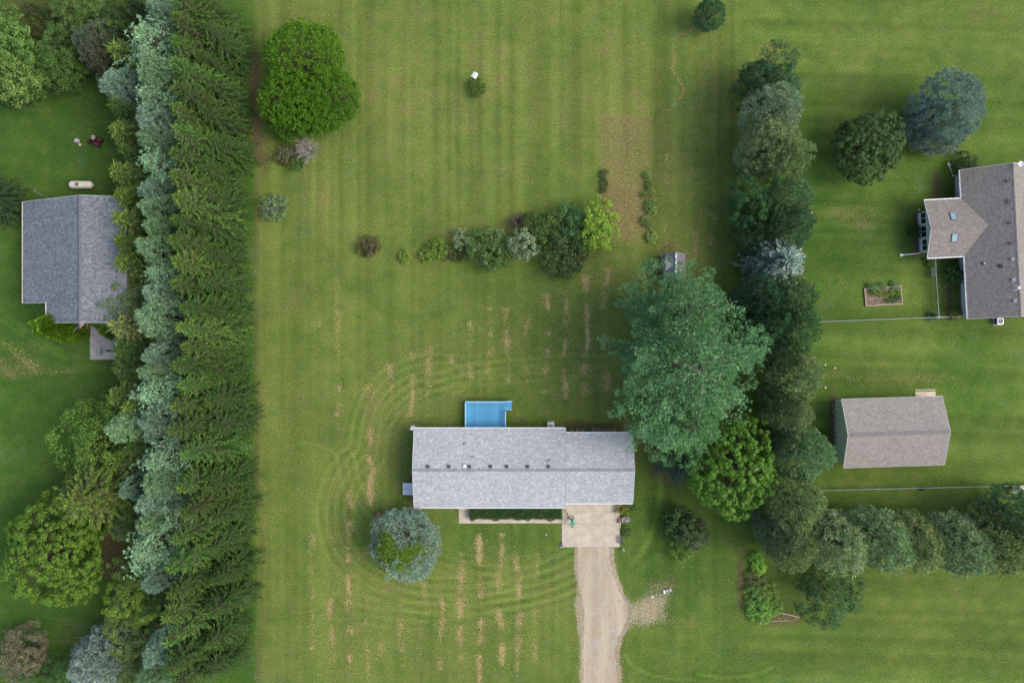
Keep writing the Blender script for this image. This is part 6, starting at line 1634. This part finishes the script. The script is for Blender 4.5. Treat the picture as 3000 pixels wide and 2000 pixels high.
for k, (px, py) in enumerate([(250, 953), (256.5, 952), (256.5, 958), (252, 957)]):
    x, y = P(px, py, .35); root = thing('flower_clump', ['cream flower clump left of the doorway', 'cream flower clump nearest the house by the doorway', 'cream flower clump right of the others by the doorway', 'orange flower clump by the shaded doorway'][k], 'flowers', (x, y, 0), 0, 'flower clumps by the doorway')
    rs = np.random.RandomState(k); n = 60; p = rs.normal(0, .08, (n, 3)); p[:, 2] = .34+rs.uniform(-.04, .05, n); nr = unit(rs.normal(0, .5, (n, 3))+[0, 0, 1]); d = rand_perp(nr, rs)
    o = link_mesh('blossom', leaf_mesh('blossom', kites(p, d, np.cross(nr, d), np.full(n, .09), np.full(n, .06)), rs.rand(n)), M['leaf'], root); o.color = (.55, .45, .25, 1) if k != 3 else (.35, .10, .03, 1)
    c = link_mesh('foliage', LIB['shrub'][0][k][0], None, root); c.scale = (.11, .11, .19); c.color = (.03, .06, .02, 1)

# things round the driveway slab
def bench():
    x, y = P(1817, 1581, .4); root = thing('garden_bench', 'dark weathered slatted bench at the right edge of the slab', 'bench', (x, y, 0), math.radians(94))
    for k in range(3): MB().box((0, -.13+.13*k, .44), (.95, .10, .03)).build('seat_slat', M['vent_brown'], root)
    for k in range(2): MB().box((0, -.24-.03*k, .60+.14*k), (.95, .03, .10)).build('back_slat', M['vent_brown'], root)
    for s in (-1, 1):
        for yy in (-.2, .14): MB().box((s*.42, yy, .21), (.05, .05, .43)).build('leg', M['dark_metal'], root)
        MB().bar((s*.42, -.22, .40), (s*.42, -.29, .82), .05).build('back_post', M['dark_metal'], root)
bench()
def wheelbarrow():
    x, y = P(1833, 1521, .4); root = thing('wheelbarrow', 'grey wheelbarrow heaped with pale stones beside the slab', 'wheelbarrow', (x, y, 0), math.radians(8))
    t = MB(); A = [(-.35, -.22), (.45, -.28), (.45, .28), (-.35, .22)]; B = [(-.5, -.33), (.62, -.36), (.62, .36), (-.5, .33)]
    t.add([(*a, .32) for a in A]+[(*b, .62) for b in B], [(3, 2, 1, 0), (0, 1, 5, 4), (1, 2, 6, 5), (2, 3, 7, 6), (3, 0, 4, 7)]); t.build('tray', M['steel'], root)
    for s in (-1, 1):
        MB().bar((.75, s*.12, .3), (-1.05, s*.3, .55), .04).build('handle', M['wood'], root)
        MB().bar((-.25, s*.24, .34), (-.35, s*.26, .02), .035).build('leg', M['dark_metal'], root)
    w = MB().lathe([(.12, -.04), (.2, -.05), (.2, .05), (.12, .04)], (.72, 0, .2), 16, Matrix.Rotation(math.pi/2, 3, 'X')).build('wheel', M['dark_metal'], root)
    rs = random.Random(5)
    for k in range(9):
        bm = bmesh.new(); bmesh.ops.create_icosphere(bm, subdivisions=1, radius=.13)
        for v in bm.verts: v.co *= rs.uniform(.75, 1.2)
        me = bpy.data.meshes.new('stone'); bm.to_mesh(me); bm.free(); link_mesh('stone', me, M['stone'] if k % 2 else M['concrete_tan'], root, (rs.uniform(-.3, .4), rs.uniform(-.2, .2), .52+rs.uniform(0, .12)))
wheelbarrow()
def toolbox():
    x, y = P(1813, 1526, .3); root = thing('red_toolbox', 'small red metal box standing at the slab edge', 'box', (x, y, .06), .05)
    bevel_box('case', (.22, .5, .30), M['red'], root, (0, 0, .15)); MB().tube([(0, -.14, .30), (0, -.1, .37), (0, .1, .37), (0, .14, .30)], .015, 6).build('handle', M['dark_metal'], root)
toolbox()
p, q = P(1816.5, 1515.5, .1), P(1817, 1545, .1); o = MB().tube([(0, 0, 0), (q[0]-p[0], q[1]-p[1], 0)], .035, 8).build('white_pipe', M['white']); o.location = (*p, .10); tag(o, 'thin white pipe lying along the right edge of the slab', 'pipe')
def lamp(px, py, lab, extra):
    x, y = P(px, py, .5); root = thing('garden_ornament', lab, 'ornament', (x, y, 0), .5)
    MB().lathe([(.16, 0), (.14, .06), (.06, .1), (.05, .42), (.12, .48), (.13, .6), (.05, .7), (.01, .72)], n=14).build('urn', M['steel'], root)
    if extra:
        for (a, b, c) in ((.16, .28, .2), (-.22, .1, .16), (-.3, -.05, .12)): MB().lathe([(.09, 0), (.11, c), (.05, c+.08), (.01, c+.1)], (a, b, 0), 10).build('figure', M['stone'], root)
        MB().tube([(-.35, .25, .02), (-.55, .35, .5)], .02, 5).build('stake', M['cream'], root)
    else: MB().tube([(0, .15, 0), (.02, .32, .4)], .025, 5).build('stake', M['white'], root)
lamp(1648.5, 1600, 'grey stone figures with white bits at the lower left slab corner', True)
lamp(1826.5, 1611.5, 'single grey urn at the lower right slab corner', False)
rock('stone', 1599.5, 1565, (.13, .1, .08), 'single whitish stone on the lawn left of the slab', M['stone'], seed=31)
rs = random.Random(77)
flecks('debris', [P(1652+18*t+rs.gauss(0, 2.5), 1490+30*t+rs.gauss(0, 2.5)) for t in [rs.random() for _ in range(150)]]+[P(1800+rs.gauss(0, 7), 1494+rs.gauss(0, 6)) for _ in range(140)], .05, .15, pmat('leaf_litter', (.16, .10, .07), .9, .2, 3, island=.3), .066, .075, 12, 'brown leaf litter swept together on the concrete slab')

# overhead service wires
def wire(a, b, ha, hb, lab, sag=1.2):
    p, q = P(*a, ha), P(*b, hb); A = Vector((*p, ha)); B = Vector((*q, hb))
    pts = [A.lerp(B, t)-Vector((0, 0, sag*4*t*(1-t))) for t in np.linspace(0, 1, 24)]; c = pts[0]
    o = MB().tube([v-c for v in pts], .011, 5).build('service_wire', M['wire']); o.location = c; tag(o, lab, 'wire')
wire((1207, 1393), (560, 1762), 3.6, 7.5, 'thin overhead wire from the grey house towards the windbreak')
wire((2954, 930), (3040, 1180), 4.4, 6.0, 'thin overhead wire from the brown roofed house to the lower right')

# ------------------------------------------------------------------ the person on the slab
def person():
    x, y = P(1675, 1520, .1)
    root = thing('person', 'person in a green shirt and dark trousers bending forward on the concrete slab', 'person', (x, y, .06), math.radians(0))
    # joints: facing -Y, bent at the hips, arms reaching down and forward
    J = {'pel': (0, .10, .92), 'wst': (0, -.06, 1.04), 'cst': (0, -.30, 1.20), 'nck': (0, -.44, 1.27), 'hd0': (0, -.52, 1.31), 'hd1': (0, -.64, 1.36)}
    for s, n in ((-1, 'l'), (1, 'r')):
        J.update({n+'hp': (s*.10, .12, .88), n+'kn': (s*.13, .10+(.16 if s > 0 else -.03), .48), n+'an': (s*.13, .22+(.16 if s > 0 else -.12), .10), n+'to': (s*.15, .05+(.16 if s > 0 else -.12), .035),
                  n+'sh': (s*.20, -.34, 1.21), n+'el': (s*.28, -.42, .93), n+'wr': (s*.20, -.62, .76), n+'pm': (s*.18, -.69, .72)})
    R = {'pel': .155, 'wst': .14, 'cst': .165, 'nck': .06, 'hd0': .085, 'hd1': .098}
    for n in 'lr': R.update({n+'hp': .10, n+'kn': .062, n+'an': .045, n+'to': .04, n+'sh': .068, n+'el': .046, n+'wr': .032, n+'pm': .03})
    E = [('pel', 'wst'), ('wst', 'cst'), ('cst', 'nck'), ('nck', 'hd0'), ('hd0', 'hd1')]
    for s, n in ((-1, 'l'), (1, 'r')):
        E += [('pel', n+'hp'), (n+'hp', n+'kn'), (n+'kn', n+'an'), (n+'an', n+'to'), ('cst', n+'sh'), (n+'sh', n+'el'), (n+'el', n+'wr'), (n+'wr', n+'pm')]
        pm = Vector(J[n+'pm'])
        for k, (ox, ln) in enumerate(((-.033, .062), (-.011, .078), (.011, .072), (.033, .056))):
            a, b = n+'fa%d' % k, n+'fb%d' % k
            J[a] = tuple(pm+Vector((ox, -.04, -.012))); J[b] = tuple(pm+Vector((ox*1.15, -.04-ln*.6, -.02-ln*.6))); R[a] = .010; R[b] = .008; E += [(n+'pm', a), (a, b)]
        a, b = n+'ta', n+'tb'; J[a] = tuple(pm+Vector((-s*.045, .0, -.01))); J[b] = tuple(pm+Vector((-s*.06, -.045, -.03))); R[a] = .012; R[b] = .009; E += [(n+'pm', a), (a, b)]
    keys = list(J); me = bpy.data.meshes.new('body'); me.from_pydata([J[k] for k in keys], [(keys.index(a), keys.index(b)) for a, b in E], [])
    o = bpy.data.objects.new('body', me); C.objects.link(o)
    sk = o.modifiers.new('skin', 'SKIN'); sk.use_smooth_shade = True
    for i, k in enumerate(keys):
        v = me.skin_vertices[0].data[i]; v.radius = (R[k], R[k]); v.use_root = (k == 'pel')
    ss = o.modifiers.new('sub', 'SUBSURF'); ss.levels = 2; ss.render_levels = 2
    dg = bpy.context.evaluated_depsgraph_get(); dg.update(); m2 = bpy.data.meshes.new_from_object(o.evaluated_get(dg)); bpy.data.objects.remove(o); m2.name = 'body'
    m2.materials.clear()
    for mm in (pmat('skin', (.42, .25, .18), .55, .05, 4), pmat('green_shirt', (.02, .30, .19), .8, .08, 4), pmat('dark_trousers', (.05, .04, .06), .85, .1, 4), pmat('shoes', (.05, .05, .05), .6, .1, 4)): m2.materials.append(mm)
    KM = {}
    for k in keys:
        b = k[1:]; KM[k] = 1 if k in ('wst', 'cst', 'nck') or b in ('sh', 'el') else (2 if k == 'pel' or b in ('hp', 'kn') else (3 if b in ('an', 'to') else 0))
    KV = {k: Vector(J[k]) for k in keys}
    for p in m2.polygons:
        k = min(keys, key=lambda q: (KV[q]-p.center).length-R[q]); p.material_index = KM[k]; p.use_smooth = True
    b = link_mesh('body', m2, None, root)
    hair = pmat('brown_hair', (.13, .055, .03), .7, .15, 9)
    bm = bmesh.new(); bmesh.ops.create_uvsphere(bm, u_segments=16, v_segments=10, radius=.112)
    dl = [v for v in bm.verts if v.co.y < -.045 and v.co.z < .02]; bmesh.ops.delete(bm, geom=dl, context='VERTS')
    hm = bpy.data.meshes.new('hair'); bm.to_mesh(hm); bm.free(); h = link_mesh('hair', hm, hair, root, (0, -.60, 1.375), (math.radians(55), 0, 0)); h.scale = (.98, 1.12, 1.0)
    f = MB()
    f.lathe([(.016, 0), (.012, .03), (.002, .045)], (0, -.705, 1.325), 8, Matrix.Rotation(math.radians(120), 3, 'X')); f.build('nose', m2.materials[0], b)
    for s in (-1, 1):
        MB().lathe([(.004, -.012), (.026, 0), (.004, .012)], (s*.098, -.60, 1.345), 8, Matrix.Rotation(math.pi/2, 3, 'Y')).build('ear', m2.materials[0], b)
        MB().lathe([(.001, -.01), (.01, 0), (.001, .01)], (s*.034, -.724, 1.355), 8).build('eye', M['dark_metal'], b)
    MB().box((0, -.70, 1.285), (.045, .012, .01)).build('mouth', M['red'], b)
    col = MB().lathe([(.10, 0), (.085, .05), (.075, .06)], (0, -.40, 1.235), 14, Matrix.Rotation(math.radians(58), 3, 'X')).build('collar', M['hatch'], root)
person()
